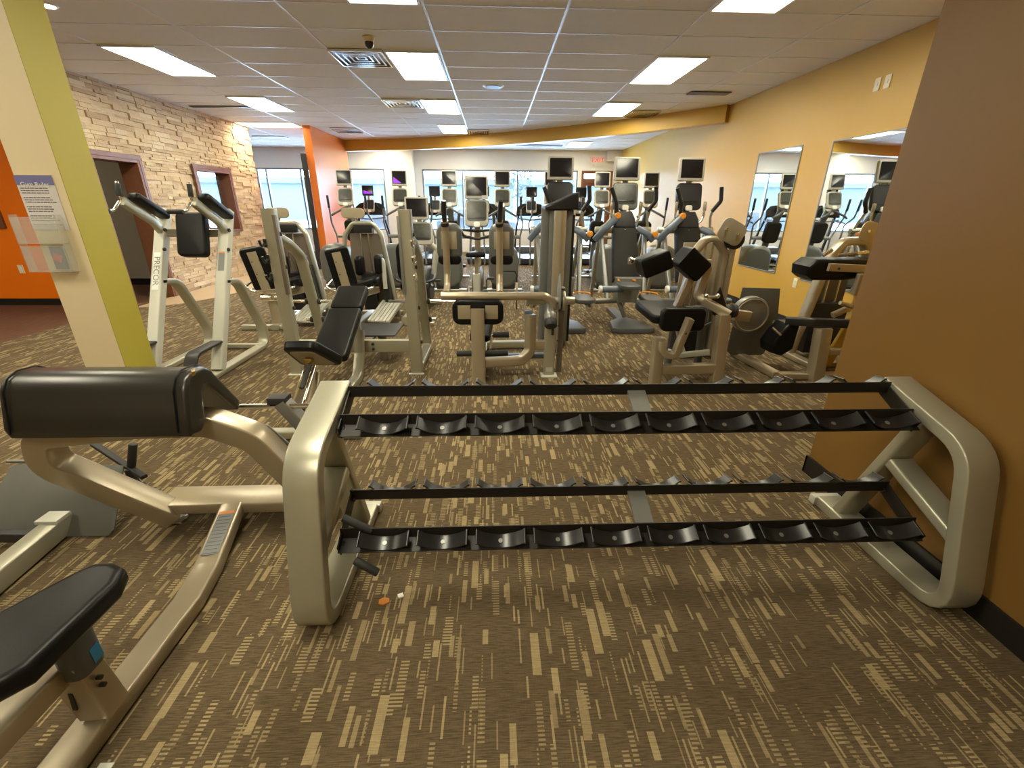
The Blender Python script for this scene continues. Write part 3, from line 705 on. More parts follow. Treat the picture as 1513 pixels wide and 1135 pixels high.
# ------------------------------------------------------------ olympic incline bench
t = thing('incline_bench_rack', 'black padded incline bench between two tall silver bar uprights', 'weight bench', (-1.29, 3.7, 0))
for xc, s in ((-1.86, -1), (-.745, 1)):
    e = MB(); e.tube([(xc, 4.02, .0), (xc, 4.02, 1.45)], .105, .085, X, 0, .010); up = link('upright', e, 'silver', t)
    e = MB(); e.tube([(xc, 4.04, 1.24), (xc, 4.26, 1.16), (xc, 4.50, 1.02), (xc, 4.76, .04), (xc, 4.0, .04)], .095, .055, X, [.2, .16, .05], .012); rl = link('rear_leg', e, 'silver', t)
    e = MB(); e.bb(xc - s * .052 - .012, xc - s * .052 + .012, 3.965, 4.0, .75, 1.40, .003); link('wear_strip', e, 'brown_shroud' if s < 0 else 'steel', up)
    for k, zk in enumerate((1.16, 1.03, .88)):
        e = MB(); q = xc - s * .0 ; xo = xc + (.06 if s > 0 else -.06)
        e.pipe([(xo, 4.00, zk + .03), (xo, 3.93, zk), (xo, 3.90, zk + .01), (xo, 3.885, zk + .05)], .011, .03, 8); e.box((xo, 3.985, zk + .02), (.022, .03, .07), None, .004); link('bar_hook', e, 'chrome' if s > 0 else 'gloss_black', up)
    for zk in (.98, .30, .62, 1.25):
        e = MB(); e.cyl((xc + .052, 4.03, zk), (xc + .068, 4.03, zk), .017, seg=12, bev=.004); link('bolt_cap', e, 'rubber', up)
    for zk, yk in ((.56, 4.62), (.36, 4.67)):
        e = MB(); L = .30 if zk > .5 else .07
        e.cyl((xc + .047, yk, zk), (xc + .047 + L, yk, zk), .016); e.cyl((xc - .047 - L, yk, zk), (xc - .047, yk, zk), .016); pg = link('plate_peg', e, 'chrome', rl)
        e = MB(); e.cyl((xc + .048, yk, zk), (xc + .075, yk, zk), .03, bev=.005); e.cyl((xc - .075, yk, zk), (xc - .048, yk, zk), .03, bev=.005); link('peg_collar', e, 'rubber', pg)
    e = MB(); yl = 4.615 if s < 0 else 4.615; d = V((0, .26, -.98)).normalized(); nn = V((0, -.98, -.26))
    if s < 0:
        c_ = V((xc, 4.585, .80)) + V((0, -.03, -.004)); Rm = M((X, d, X.cross(d))).transposed().to_3x3()
        e.box(c_, (.07, .17, .003), Rm); lb = link('warning_label', e, 'sticker_grey', rl)
        e = MB(); e.box(c_ - d * .095, (.07, .015, .003), Rm); link('label_header', e, 'sticker_orange', rl)
    e = MB(); e.bb(xc - .07, xc + .07, 3.955, 3.99, 0, .008); link('foot_glide', e, 'white_paint', up)
e = MB(); e.tube([(-1.82, 4.05, .26), (-.78, 4.05, .26)], .055, .115, Y, 0, .008); cb = link('crossbar', e, 'silver', t)
e = MB()
for zk in (.235, .285): e.cyl((-1.135, 4.02, zk), (-1.135, 4.008, zk), .013)
link('bolt', e, 'rubber', cb)
e = MB(); e.bb(-1.46, -.98, 4.26, 4.74, .285, .30, .003); pf = link('spotter_platform', e, 'dark', t)
e = MB(); e.tube([(-1.14, 4.4, .0), (-1.14, 4.4, .285)], .07, .07, X, 0, .006); e.tube([(-1.22, 4.06, .27), (-1.22, 4.6, .27)], .07, .03, X, 0, .004); link('platform_leg', e, 'brown_shroud', pf)
e = MB(); e.tube([(-1.24, 4.0, .42), (-1.24, 3.93, .22), (-1.24, 3.80, .04), (-1.24, 2.75, .04)], .085, .065, X, [.1, .14], .012); link('spine', e, 'silver', t)
e = MB(); e.tube([(-1.29, 2.84, .05), (-1.29, 3.06, .36)], .08, .07, X, 0, .01); link('seat_post', e, 'champagne', t)
e = MB(); e.tube([(-1.62, 2.75, .035), (-.92, 2.75, .035)], .075, .06, Y, 0, .01); link('front_foot', e, 'silver', t)
v = V((0, .82, .385)).normalized(); o = V((-1.275, 3.70, .585))
e = MB(); e.pad(o + v * .30, X, v, .265, .315, .07, .03, .018, .02); link('upper_back_pad', e, 'vinyl', t)
e = MB(); e.pad(o - v * .165, X, v, .275, .60, .07, .03, .018); link('lower_back_pad', e, 'vinyl', t)
e = MB(); e.tube([o + v * .30 - X.cross(v) * .06, o - v * .35 - X.cross(v) * .06], .09, .05, X, 0, .006); e.tube([(-1.26, 4.03, .30), (-1.26, 3.95, .62)], .08, .05, X, 0, .006); link('back_support', e, 'silver', t)
v2 = V((-.05, -.27, .22)).normalized(); o2 = V((-1.31, 3.08, .50))
e = MB(); e.pad(o2, X, v2, .27, .34, .07, .05, .02, -.35); se = link('seat', e, 'vinyl', t)
n2 = X.cross(v2); n2 = n2 if n2.z < 0 else -n2
e = MB(); e.pad(o2 + n2 * .038, X, v2, .20, .26, .006, .03, .001, -.35); link('under_plate', e, 'tan_plate', se)
e = MB(); e.box(o2 + n2 * .06 + v2 * .02, (.05, .05, .04), None, .004); link('hinge', e, 'brass', se)
e = MB(); e.tube([(-1.325, 3.0, .43), (-1.325, 2.74, .28)], .025, .04, X, 0, .01); e.tube([(-1.265, 3.0, .43), (-1.265, 2.74, .28)], .025, .04, X, 0, .01); e.tube([(-1.295, 2.82, .325), (-1.295, 2.70, .255)], .075, .06, X, 0, .012); ca = link('seat_adjuster', e, 'chrome', t)
e = MB(); e.tube([(-1.295, 2.98, .445), (-1.295, 2.80, .345)], .03, .03, X, 0, .01); e.tube([(-1.295, 2.705, .258), (-1.295, 2.692, .250)], .08, .065, X, 0, .012); link('lever_grip', e, 'rubber', ca)

# ------------------------------------------------------------ floor scraps
e = MB(); c_ = (-.385, 1.395); e.box((-.395, 1.385, .006), (.022, .02, .008), rz(25), .001); single('paper_scrap', e, 'white', 'tiny white paper scrap on the carpet under the rack', 'litter', None, (-.395, 1.385, .002))
e = MB(); e.prism([(-.02, -.012), (.0, -.018), (.022, -.004), (.018, .014), (-.004, .02), (-.022, .008)], (-.457, 1.36, .004), X, Y, .006, .001); single('orange_crumb', e, 'crumb', 'small orange stain of crumbs beside the paper scrap', 'litter', None, (-.457, 1.36, .001))
# ------------------------------------------------------------ machine builders
def tv(t, c, w, h, tilt=8, shell='console', dark=False):
    R = rx(90 - tilt); u, v = X, R @ Y
    e = MB(); e.pad(c, u, v, w, h, .045, .02, .008); s = link('television', e, shell, t)
    n = u.cross(v); n = n if n.y < 0 else -n
    e = MB(); e.pad(V(c) + n * .0235 + v * .008, u, v, w * .84, h * .80, .004, .008, .001); link('screen', e, 'screen', s)
    return s
def console(t, c, w, h, tilt, face='console_face', shell='console', hub=True):
    R = rx(90 - tilt); u, v = X, R @ Y; n = u.cross(v); n = n if n.y < 0 else -n
    e = MB(); e.pad(c, u, v, w, h, .06, .055, .015); s = link('console', e, shell, t)
    e = MB(); e.pad(V(c) + n * .031 + v * (h * .06), u, v, w * .84, h * .72, .006, .035, .002); link('control_panel', e, face, s)
    e = MB(); e.box(V(c) + n * .036 - v * (h * .19), (w * .7, .018, .006), M((u, v, u.cross(v))).transposed().to_3x3(), .001); link('shelf_lip', e, 'gloss_black', s)
    if hub:
        e = MB(); p = V(c) + n * .03 - v * (h * .44); e.pad(p, u, v, .09, .07, .03, .025, .006); link('stop_button', e, 'white', s)
    return s
def root(name, label, cat, group, loc=(0, 0, 0)):
    return thing(name, label, cat, (0, 0, 0), group)

# crosstrainer with round rear drum; y grows away from the viewer
def make_efx():
    t = root('elliptical_trainer', 'x', 'elliptical trainer', 'elliptical trainers in the middle row')
    e = MB(); e.pad((0, .22, .44), X, Z, .54, .76, .34, .22, .07); d = link('rear_drum', e, 'drum', t)
    e = MB(); e.box((0, .22, .10), (.42, .30, .14), None, .03); link('drum_skirt', e, 'dark', d)
    e = MB(); e.tube([(-.34, .10, .02), (.34, .10, .02)], .10, .035, Y, 0, .01); e.tube([(-.30, 1.75, .02), (.30, 1.75, .02)], .10, .035, Y, 0, .01); link('floor_bar', e, 'silver', t)
    e = MB(); e.tube([(0, .3, .10), (0, 1.75, .10)], .12, .10, X, 0, .02); link('spine', e, 'silver', t)
    e = MB(); e.tube([(0, 1.65, .08), (0, 1.50, .90), (0, 1.22, 1.42)], .12, .09, X, .3, .025); col = link('column', e, 'drum', t)
    e = MB(); e.pad((0, 1.40, .98), X, V((0, -.2, 1)), .30, .42, .14, .08, .03); link('column_cover', e, 'charcoal', col)
    e = MB(); e.cyl((-.36, 1.48, .86), (.36, 1.48, .86), .035); link('pivot_bar', e, 'steel', t)
    for s in (-1, 1):
        e = MB(); e.tube([(s * .14, .36, .34), (s * .15, 1.70, .13)], .05, .04, X, 0, .008); link('ramp_rail', e, 'chrome', t)
        e = MB(); e.tube([(s * .20, .30, .36), (s * .22, 1.45, .20 + .08 * s)], .05, .05, X, 0, .01); pa = link('pedal_arm', e, 'silver', t)
        e = MB(); e.pad((s * .21, .90, .30 + .05 * s), X, V((0, 1, -.1)), .15, .36, .05, .04, .012); link('pedal', e, 'dark', pa)
        e = MB(); e.pipe([(s * .37, 1.48, .30), (s * .37, 1.48, .86), (s * .42, 1.40, 1.12), (s * .37, 1.24, 1.28), (s * .36, 1.18, 1.62)], .018, .10); ha = link('moving_handle', e, 'steel', t)
        e = MB(); e.cyl((s * .365, 1.205, 1.40), (s * .36, 1.18, 1.63), .023, bev=.006); link('grip', e, 'dark', ha)
    e = MB(); e.pipe([(-.27, 1.02, 1.27), (-.20, 1.0, 1.31), (0, 1.10, 1.42), (.20, 1.0, 1.31), (.27, 1.02, 1.27)], .02, .08); link('handlebar', e, 'midgrey', t)
    console(t, (0, 1.15, 1.60), .30, .33, 18)
    e = MB(); e.tube([(0, 1.22, 1.60), (0, 1.22, 1.84)], .07, .03, X, 0, .008); link('tv_bracket', e, 'silver', t)
    tv(t, (0, 1.19, 1.94), .30, .28)
    return t
efx = make_efx()
EF = [(-2.87, 'elliptical trainer beside the orange divider wall, leftmost of the middle row'),
      (-1.82, 'elliptical trainer behind the right upright of the incline bench rack, second from the orange wall'),
      (-.86, 'elliptical trainer whose console shines tan, left of the upright bike'),
      (.16, 'elliptical trainer just right of the upright bike, with a dark console'),
      (1.12, 'elliptical trainer mostly hidden behind the round silver machine tower'),
      (2.10, 'elliptical trainer in front of the red framed door, with a tan console'),
      (3.06, 'elliptical trainer nearest the amber wall in the far row')]
for i, (x_, lb) in enumerate(EF):
    o = efx if i == 0 else copy_tree(efx)
    o.location = (x_, 8.22 + (.1 if i < 2 else 0), 0); o['label'] = lb
for ch in efx.children: pass
def add_wedge(o, poly, dn=.0265):
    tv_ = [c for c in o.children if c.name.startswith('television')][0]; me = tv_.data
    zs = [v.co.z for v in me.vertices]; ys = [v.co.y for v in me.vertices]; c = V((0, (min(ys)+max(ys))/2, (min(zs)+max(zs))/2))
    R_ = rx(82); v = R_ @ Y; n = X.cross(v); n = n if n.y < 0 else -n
    e = MB(); e.prism(poly, c + n * dn, X, v, .001); g = link('screen_wedge', e, 'purple', None); g.parent = tv_; return g  # flat emissive purple wedge laid over the dark screen
def make_treadmill():
    t = root('treadmill', 'x', 'treadmill', 'treadmills facing the windows')
    e = MB(); e.box((0, .82, .15), (.58, 1.6, .04), None, .01); dk = link('running_belt', e, 'gloss_black', t)
    for s in (-1, 1):
        e = MB(); e.box((s * .37, .85, .14), (.15, 1.75, .10), None, .025); link('side_rail', e, 'blue_grey', t)
    e = MB(); e.box((0, .02, .10), (.86, .10, .14), None, .03); link('rear_cap', e, 'dark', t)
    e = MB(); e.pad((0, 1.78, .20), X, Y, .86, .42, .26, .12, .06); link('motor_hood', e, 'midgrey', t)
    for s in (-1, 1):
        e = MB(); e.tube([(s * .44, 1.72, .10), (s * .40, 1.52, .80), (s * .33, 1.34, 1.28), (s * .16, 1.32, 1.45)], .05, .09, X, .25, .02); link('upright', e, 'charcoal', t)
        e = MB(); e.pipe([(s * .38, 1.38, 1.10), (s * .40, 1.05, 1.05), (s * .40, .95, 1.02)], .02, .06); link('handrail', e, 'dark', t)
    e = MB(); e.pipe([(-.40, 1.25, 1.12), (0, 1.15, 1.08), (.40, 1.25, 1.12)], .018, .15); link('front_bar', e, 'blue_grey', t)
    e = MB(); pr = [(-.42, -.16), (.42, -.16), (.40, .04), (.28, .15), (.1, .18), (-.1, .18), (-.28, .15), (-.40, .04)]
    e.prism(pr, (0, 1.34, 1.34), X, V((0, .35, 1)), .08, .03, 3); link('console_hood', e, 'charcoal', t)
    console(t, (0, 1.24, 1.42), .29, .34, 22, 'dark')
    e = MB(); e.tube([(0, 1.28, 1.5), (0, 1.28, 1.74)], .06, .03, X, 0, .006); link('tv_bracket', e, 'silver', t)
    tv(t, (0, 1.25, 1.80), .30, .26, 8, 'dark')
    return t
tm = make_treadmill()
TM = [(-3.42, 'treadmill seen in the window between the orange wall and the pale column'), (-1.62, 'treadmill at the left end of the long window, half hidden by an elliptical trainer'),
      (-.28, 'treadmill hidden behind the upright bike console'), (1.03, 'treadmill with a small tan edged console in the middle of the long window'),
      (2.40, 'treadmill nearest the red framed door')]
for i, (x_, lb) in enumerate(TM):
    o = tm if i == 0 else copy_tree(tm)
    o.location = (x_, 12.05, 0); o['label'] = lb
EFO = [o for o in SC.objects if o.name.startswith('elliptical_trainer')]; TMO = [o for o in SC.objects if o.name.startswith('treadmill')]
add_wedge([o for o in EFO if abs(o.location.x + 1.82) < .01][0], [(-.11, -.09), (.04, -.09), (-.11, .02)])
add_wedge([o for o in TMO if abs(o.location.x + 3.42) < .01][0], [(-.11, -.08), (.11, -.08), (.11, -.05), (-.11, .01)])
# tall climber style trainers with leaning dark shroud
def make_amt(dark_console):
    t = root('adaptive_trainer', 'x', 'cross trainer', 'tall adaptive trainers before the amber wall')
    e = MB(); e.prism([(-.27, .06), (-.20, 0), (.20, 0), (.27, .06), (.22, .42), (.08, .58), (.06, 1.25), (-.06, 1.25), (-.08, .58), (-.22, .42)], (0, 0, .035), X, Y, .07, .02); link('base_plate', e, 'midgrey', t)
    e = MB(); e.prism([(-.17, .62), (.17, .62), (.12, .30), (-.12, .30)], (0, .60, 0), X, Z, .30, .02); e.tube([(-.1, .65, .36), (.0, .50, .10)], .05, .05, None, 0, .01); link('crank_housing', e, 'steel', t)
    v = V((0, .33, .62)).normalized()
    e = MB(); e.prism([(-.18, -.36), (.18, -.36), (.155, .36), (-.155, .36)], (0, .78, .87), X, v, .13, .02); sh = link('shroud', e, 'charcoal', t)
    e = MB(); e.box((0, .885, 1.185), (.02, .006, .02), rx(62), .002); link('badge', e, 'brass', sh)
    e = MB(); e.prism([(-.155, 0), (.155, 0), (.14, .12), (.09, .22), (-.09, .22), (-.14, .12)], (0, .98, 1.19), X, V((0, .25, 1)), .16, .03, 3); link('top_cover', e, 'dark', t)
    e = MB(); e.cyl((-.38, 1.0, 1.18), (.38, 1.0, 1.18), .042, bev=.008); link('shoulder_bar', e, 'silver', t)
    e = MB(); e.pipe([(-.42, .50, .31), (-.12, .55, .31)], .035); e.pipe([(.12, .55, .31), (.34, .52, .31)], .035); link('rear_stub', e, 'steel', t)
    e = MB(); e.tube([(0, 1.05, 1.3), (0, 1.10, 1.55)], .08, .05, X, 0, .01); link('neck', e, 'gloss_black', t)
    for s in (-1, 1):
        e = MB(); e.tube([(s * .24, .55, .30), (s * .30, 1.0, 1.16)], .055, .07, X, 0, .012); link('leaning_leg', e, 'steel', t)
        e = MB(); e.tube([(s * .30, 1.05, 1.16), (s * .26, 1.55, .04), (s * .26, 1.75, .035)], .05, .06, X, .06, .012); link('front_leg', e, 'silver', t)
        if s < 0: A, B, pb = [(-.13, .86, 1.34), (-.30, .80, 1.20), (-.40, .86, 1.06)], (-.125, .84, 1.365), [(-.34, 1.0, 1.18), (-.24, .96, 1.26), (-.13, .92, 1.40), (-.15, .88, 1.52), (-.23, .88, 1.70)]
        else: A, B, pb = [(.18, .92, 1.20), (.28, .84, 1.15), (.38, .86, 1.06)], (.385, .80, 1.14), [(.34, 1.0, 1.18), (.30, .96, 1.34), (.29, .92, 1.42), (.37, .88, 1.55), (.35, .88, 1.72)]
        e = MB(); e.tube(A, .075, .085, Y, .06, .03); ca = link('crank_arm', e, 'blue_grey', t)
        e = MB(); p = V(B); e.cyl(p + V((0, -.03, .0)), p + V((0, .03, .0)), .038, bev=.01); link('orange_cap', e, 'orange_plastic', ca)
        e = MB(); e.pipe(pb, .018, .06); mh = link('moving_handle', e, 'silver', t)
        e = MB(); e.pipe(pb[2:], .027, .06); link('grip', e, 'gloss_black', mh)
        e = MB(); e.pipe([(s * .08, 1.0, 1.30), (s * .16, .93, 1.27), (s * .19, .93, 1.36), (s * .19, .93, 1.54)], .016, .05); sg = link('fixed_handle', e, 'chrome', t)
        e = MB(); e.cyl((s * .19, .93, 1.43), (s * .19, .93, 1.53), .022, bev=.004); link('pulse_grip', e, 'champagne', sg)
        zp = .50 if s < 0 else .34; xp = -.05 if s < 0 else .24; yp = .30 if s < 0 else .26
        e = MB(); e.pipe([(xp - s*(-.05), yp + .05, zp), (s * .34 if s > 0 else -.38, yp + .02, zp + .0)], .042); pa = link('pedal_arm', e, 'blue_grey', t)
        e = MB(); e.cyl((-.42 if s < 0 else .34, yp + .02, zp), (-.38 if s < 0 else .37, yp + .02, zp), .047, bev=.008); link('arm_cap', e, 'white', pa)
        e = MB(); e.pad((xp, yp, zp + .05), X, Y, .24, .40, .05, .08, .015); pd = link('pedal', e, 'midgrey', pa)
        e = MB(); q = [(xp + .11 * math.cos(k * PI / 8), yp + .10 + .10 * math.sin(k * PI / 8), zp + .10) for k in range(-1, 10)]; e.pipe(q, .010, 0, 6); link('orange_rim', e, 'orange_plastic', pd)
    s = console(t, (0, 1.05, 1.60), .34, .34, 12, 'console_face' if not dark_console else 'dark', 'drum' if not dark_console else 'dark')
    e = MB(); e.tube([(0, 1.12, 1.68), (0, 1.12, 1.86)], .08, .03, X, 0, .006); link('tv_bracket', e, 'silver', t)
    tv(t, (0, 1.08, 1.93), .34, .28)
    return t
a2 = make_amt(False); a2.location = (1.74, 5.33, 0); a2['label'] = 'tall trainer with a pale grey console, in the middle beneath the exit sign'
a1 = make_amt(True); a1.location = (.87, 5.33, 0); a1['label'] = 'tall trainer partly hidden behind the round silver machine tower'
a3 = copy_tree(a1, (2.60, 5.33, 0), 'tall trainer closest to the amber wall, behind the black roller pads')
# upright bike
t = thing('upright_bike', 'upright exercise bike with a pale console, seat post seen between two machine posts', 'exercise bike', (-.25, 6.6, 0))
e = MB(); e.tube([(-.50, 6.25, .03), (0, 6.25, .03)], .09, .05, Y, 0, .012); e.tube([(-.50, 7.2, .03), (0, 7.2, .03)], .09, .05, Y, 0, .012); e.tube([(-.25, 6.25, .06), (-.25, 7.2, .06)], .10, .07, X, 0, .012); link('base_frame', e, 'silver', t)
e = MB(); e.tube([(-.25, 6.32, .06), (-.25, 6.30, .60)], .10, .10, X, 0, .02); sp = link('seat_post', e, 'white_paint', t)
e = MB(); e.tube([(-.25, 6.30, .58), (-.25, 6.28, .82)], .05, .05, X, 0, .015); link('seat_stem', e, 'champagne', sp)
e = MB(); e.prism([(-.13, -.12), (.13, -.12), (.12, .0), (.04, .06), (.03, .17), (-.03, .17), (-.04, .06), (-.12, .0)], (-.25, 6.30, .86), X, Y, .07, .03, 3); link('saddle_seat', e, 'vinyl', t)
e = MB(); e.pad((-.25, 6.80, .35), Y, Z, .75, .52, .16, .16, .05); link('body_shell', e, 'drum', t)
for s in (-1, 1):
    e = MB(); e.cyl((-.25, 6.68, .34), (-.25 + s * .14, 6.68, .34), .02); e.tube([(-.25 + s * .13, 6.68, .34), (-.25 + s * .13, 6.60, .34 + s * .15)], .02, .04, X, 0, .005); cr = link('crank', e, 'steel', t)
    e = MB(); e.box((-.25 + s * .19, 6.60, .34 + s * .15), (.10, .09, .03), None, .008); link('pedal', e, 'rubber', cr)
e = MB(); e.tube([(-.25, 7.05, .5), (-.25, 6.98, 1.25)], .09, .08, X, 0, .02); link('column', e, 'champagne', t)
e = MB(); e.pipe([(-.49, 6.62, 1.36), (-.50, 6.60, 1.20), (-.44, 6.70, 1.07), (-.25, 6.78, 1.02), (-.06, 6.70, 1.07), (0.0, 6.60, 1.20), (-.01, 6.62, 1.36)], .02, .08); e.pipe([(-.44, 6.72, 1.15), (-.25, 6.90, 1.12), (-.06, 6.72, 1.15)], .018, .05); link('handlebar', e, 'dark', t)
console(t, (-.25, 6.85, 1.37), .33, .37, 14); tv(t, (-.25, 6.88, 1.71), .33, .30, 6)
e = MB(); e.tube([(-.25, 6.93, 1.5), (-.25, 6.93, 1.65)], .07, .03, X, 0, .005); link('tv_bracket', e, 'silver', t)
e = MB(); e.box((-.13, 6.845, 1.585), (.09, .004, .045)); link('screen_tag', e, 'paper', t)
# recumbent bike
t = thing('recumbent_bike', 'recumbent exercise bike with a black backrest beside the incline bench rack', 'exercise bike', (-1.1, 6.4, 0))
e = MB(); e.tube([(-1.15, 5.75, .07), (-1.1, 7.2, .07)], .14, .10, X, 0, .02); e.tube([(-1.26, 5.8, .025), (-.80, 5.8, .025)], .08, .05, Y, 0, .01); e.tube([(-1.30, 7.15, .025), (-.85, 7.15, .025)], .08, .05, Y, 0, .01); link('base_frame', e, 'silver', t)
e = MB(); e.pad((-1.09, 5.92, .80), X, V((.03, -.18, 1)), .32, .56, .09, .14, .035); link('backrest', e, 'vinyl', t)
e = MB(); e.pad((-1.08, 6.12, .47), X, Y, .36, .36, .08, .1, .03); link('seat', e, 'vinyl', t)
e = MB(); e.tube([(-1.11, 6.05, .10), (-1.10, 6.0, .43)], .12, .12, X, 0, .03); e.tube([(-1.10, 5.86, .45), (-1.10, 5.84, .80)], .06, .05, X, 0, .01); link('seat_post', e, 'silver', t)
e = MB(); e.pipe([(-1.30, 6.14, .62), (-1.30, 5.98, .56), (-1.10, 5.90, .50), (-.80, 5.98, .56), (-.80, 6.20, .62)], .017, .06); link('side_handles', e, 'dark', t)
e = MB(); e.pad((-1.06, 6.95, .35), Y, Z, .60, .52, .20, .18, .05); link('body_shell', e, 'dark', t)
e = MB(); e.tube([(-.93, 6.98, .50), (-.86, 6.96, .88), (-.95, 6.92, .92), (-1.06, 6.9, 1.05)], .13, .07, Y, .12, .03); link('console_arm', e, 'white_paint', t)
for s in (-1, 1):
    e = MB(); e.cyl((-1.06, 6.85, .34), (-1.06 + s * .16, 6.85, .34), .02); e.tube([(-1.06 + s * .15, 6.85, .34), (-1.06 + s * .15, 6.72, .34 + s * .1)], .02, .04, X, 0, .005); cr = link('crank', e, 'steel', t)
    e = MB(); e.box((-1.06 + s * .21, 6.72, .34 + s * .1), (.10, .09, .03), None, .008); link('pedal', e, 'rubber', cr)
console(t, (-1.05, 6.85, 1.09), .32, .32, 10, hub=False); tv(t, (-1.10, 6.85, 1.43), .33, .30, 4)
e = MB(); e.tube([(-1.07, 6.92, 1.1), (-1.09, 6.92, 1.4)], .07, .03, X, 0, .005); link('tv_bracket', e, 'silver', t)
# seated leg machines (two alike)
def make_hip(ox, label):
    t = thing('hip_machine', label, 'exercise machine', (ox - 1.7, 5.8, 0), None); o = lambda x, y, z: (ox + x, y, z)
    v = V((-.10, -.20, 1)).normalized(); u = V((1, .42, 0)).normalized(); u = (u - v * u.dot(v)).normalized()
    c = V(o(-1.86, 5.62, .76)); n = u.cross(v); n = n if n.y < 0 else -n
    e = MB(); e.pad(c, u, v, .27, .50, .10, .04, .02); bp = link('backrest', e, 'vinyl', t)
    e = MB(); e.box(c + n * .056 - v * .09 - u * .01, (.10, .60, .012), M((u, v, u.cross(v))).transposed().to_3x3(), .003); link('back_plate', e, 'tan_plate', bp)
    e = MB()
    for a in (-.04, .04):
        for b in (.1, -.05): e.cyl(c + n * .062 + u * a + v * b, c + n * .068 + u * a + v * b, .007, seg=8)
    link('bolts', e, 'dark', bp)
    e = MB(); e.pad(o(-1.66, 5.86, .55), u, Y, .34, .36, .09, .10, .03); link('seat', e, 'vinyl', t)
    e = MB(); e.pipe([o(-1.60, 6.0, .56), o(-1.50, 5.62, .52), o(-1.92, 5.50, .50), o(-2.06, 5.58, .54), o(-2.04, 5.85, .60)], .015, .06); link('side_handles', e, 'chrome', t)
    e = MB(); e.tube([o(-1.78, 5.66, .0), o(-1.80, 5.68, .48)], .10, .10, X, 0, .015); e.tube([o(-1.80, 5.6, .42), o(-1.60, 6.1, .42)], .12, .08, None, 0, .01); link('seat_post', e, 'champagne', t)
    e = MB(); e.tube([o(-1.78, 5.55, .04), o(-1.75, 6.45, .04)], .10, .07, X, 0, .012); e.tube([o(-2.2, 5.60, .035), o(-1.52, 5.60, .035)], .07, .06, Y, 0, .01); e.tube([o(-2.0, 6.4, .035), o(-1.32, 6.4, .035)], .07, .06, Y, 0, .01); link('base_frame', e, 'silver', t)
    e = MB(); e.cyl(o(-1.90, 5.62, .40), o(-1.64, 5.66, .40), .05); link('pivot_tube', e, 'chrome', t)
    e = MB(); e.tube([o(-2.12, 6.3, .05), o(-1.98, 6.3, 1.10), o(-1.86, 6.3, 1.25), o(-1.60, 6.3, 1.25), o(-1.50, 6.3, 1.10), o(-1.36, 6.3, .0)], .08, .05, Y, [.12, .1, .1, .12], .018); tw = link('tower_frame', e, 'silver', t)
    e = MB(); e.prism([(-1.98, .20), (-1.46, .20), (-1.50, 1.12), (-1.92, 1.12)], o(0, 6.32, 0), X, Z, .03, .005); link('rear_shroud', e, 'brown_shroud', tw)
    e = MB(); e.bb(ox - 1.80, ox - 1.62, 6.20, 6.32, .12, .62, .01); link('weight_stack', e, 'stack', tw)
    e = MB()
    for a in (-1.76, -1.66): e.cyl(o(a, 6.25, .60), o(a, 6.25, 1.22), .012, seg=10)
    link('guide_rods', e, 'chrome', tw)
    e = MB(); e.bb(ox - 1.83, ox - 1.60, 6.21, 6.30, 1.13, 1.235, .008); link('pulley_block', e, 'gloss_black', tw)
    e = MB(); e.prism([(-1.50, .12), (-1.40, .12), (-1.47, .72), (-1.52, .72)], o(0, 6.22, 0), X, Z, .12, .006); link('side_guard', e, 'rubber', tw)
    e = MB(); e.pad(o(-1.86, 6.36, 1.37), X, V((0, .1, 1)), .30, .13, .04, .055, .01); hp = link('head_plate', e, 'tan_plate', tw)
    e = MB(); e.tube([o(-1.86, 6.36, 1.24), o(-1.86, 6.36, 1.32)], .05, .04, X, 0, .01); link('head_stem', e, 'steel', hp)
    for k, (dx, dz) in enumerate(((-.05, 0), (.20, .02))):
        e = MB(); e.pad(o(-1.70 + dx, 6.02, .74 + dz), Y, Z, .20, .24, .09, .05, .03); link('knee_pad', e, 'vinyl', t)
    e = MB(); e.tube([o(-1.44, 5.98, .45), o(-1.44, 6.0, .80), o(-1.52, 6.05, .86)], .04, .05, Y, .06, .01); link('lever_arm', e, 'white_paint', t)
    e = MB(); v3 = V((.18, .95, .30)).normalized(); u3 = V((1, -.2, 0)).normalized(); c3 = V(o(-1.46, 5.95, .16))
    u3 = (u3 - v3 * u3.dot(v3)).normalized()
    for k in range(6): e.box(c3 + u3 * (-.125 + .05 * k), (.04, .55, .03), M((u3, v3, u3.cross(v3))).transposed().to_3x3(), .006)
    e.box(c3 - u3.cross(v3) * .02, (.29, .5, .012), M((u3, v3, u3.cross(v3))).transposed().to_3x3()); link('ribbed_footplate', e, 'white_paint', t)
    return t
h2 = make_hip(0, 'seated leg machine directly behind the top of the incline bench pad')
h1 = make_hip(-.98, 'seated leg machine seen between the knee raise tower and the left bench upright')
for h in (h1, h2): h['group'] = 'twin seated leg machines'
# ------------------------------------------------------------ chest press machine (centre)
t = thing('chest_press_machine', 'chest press machine with a round silver weight tower and two upright handles', 'exercise machine', (.1, 4.0, 0))
e = MB(); e.tube([(-.15, 3.72, .0), (-.15, 3.80, .66)], .115, .085, X, 0, .02); post = link('front_post', e, 'champagne', t)
e = MB(); e.bb(-.21, -.09, 3.68, 3.80, 0, .012, .003); link('foot_glide', e, 'white_paint', post)
e = MB(); e.pad((-.15, 3.91, .61), X, Z, .45, .22, .08, .07, .02); bp = link('backrest', e, 'vinyl', t)
for x_ in (-.27, -.03):
    e = MB(); e.box((x_, 3.868, .615), (.11, .006, .12), None, .002); link('back_plate', e, 'tan_plate', bp)
e = MB(); e.pipe([(-.47, 3.93, .745), (.44, 3.93, .745), (.52, 3.94, .69), (.52, 3.96, .50)], .036, .10, 14); sw = link('swing_bar', e, 'champagne', t)
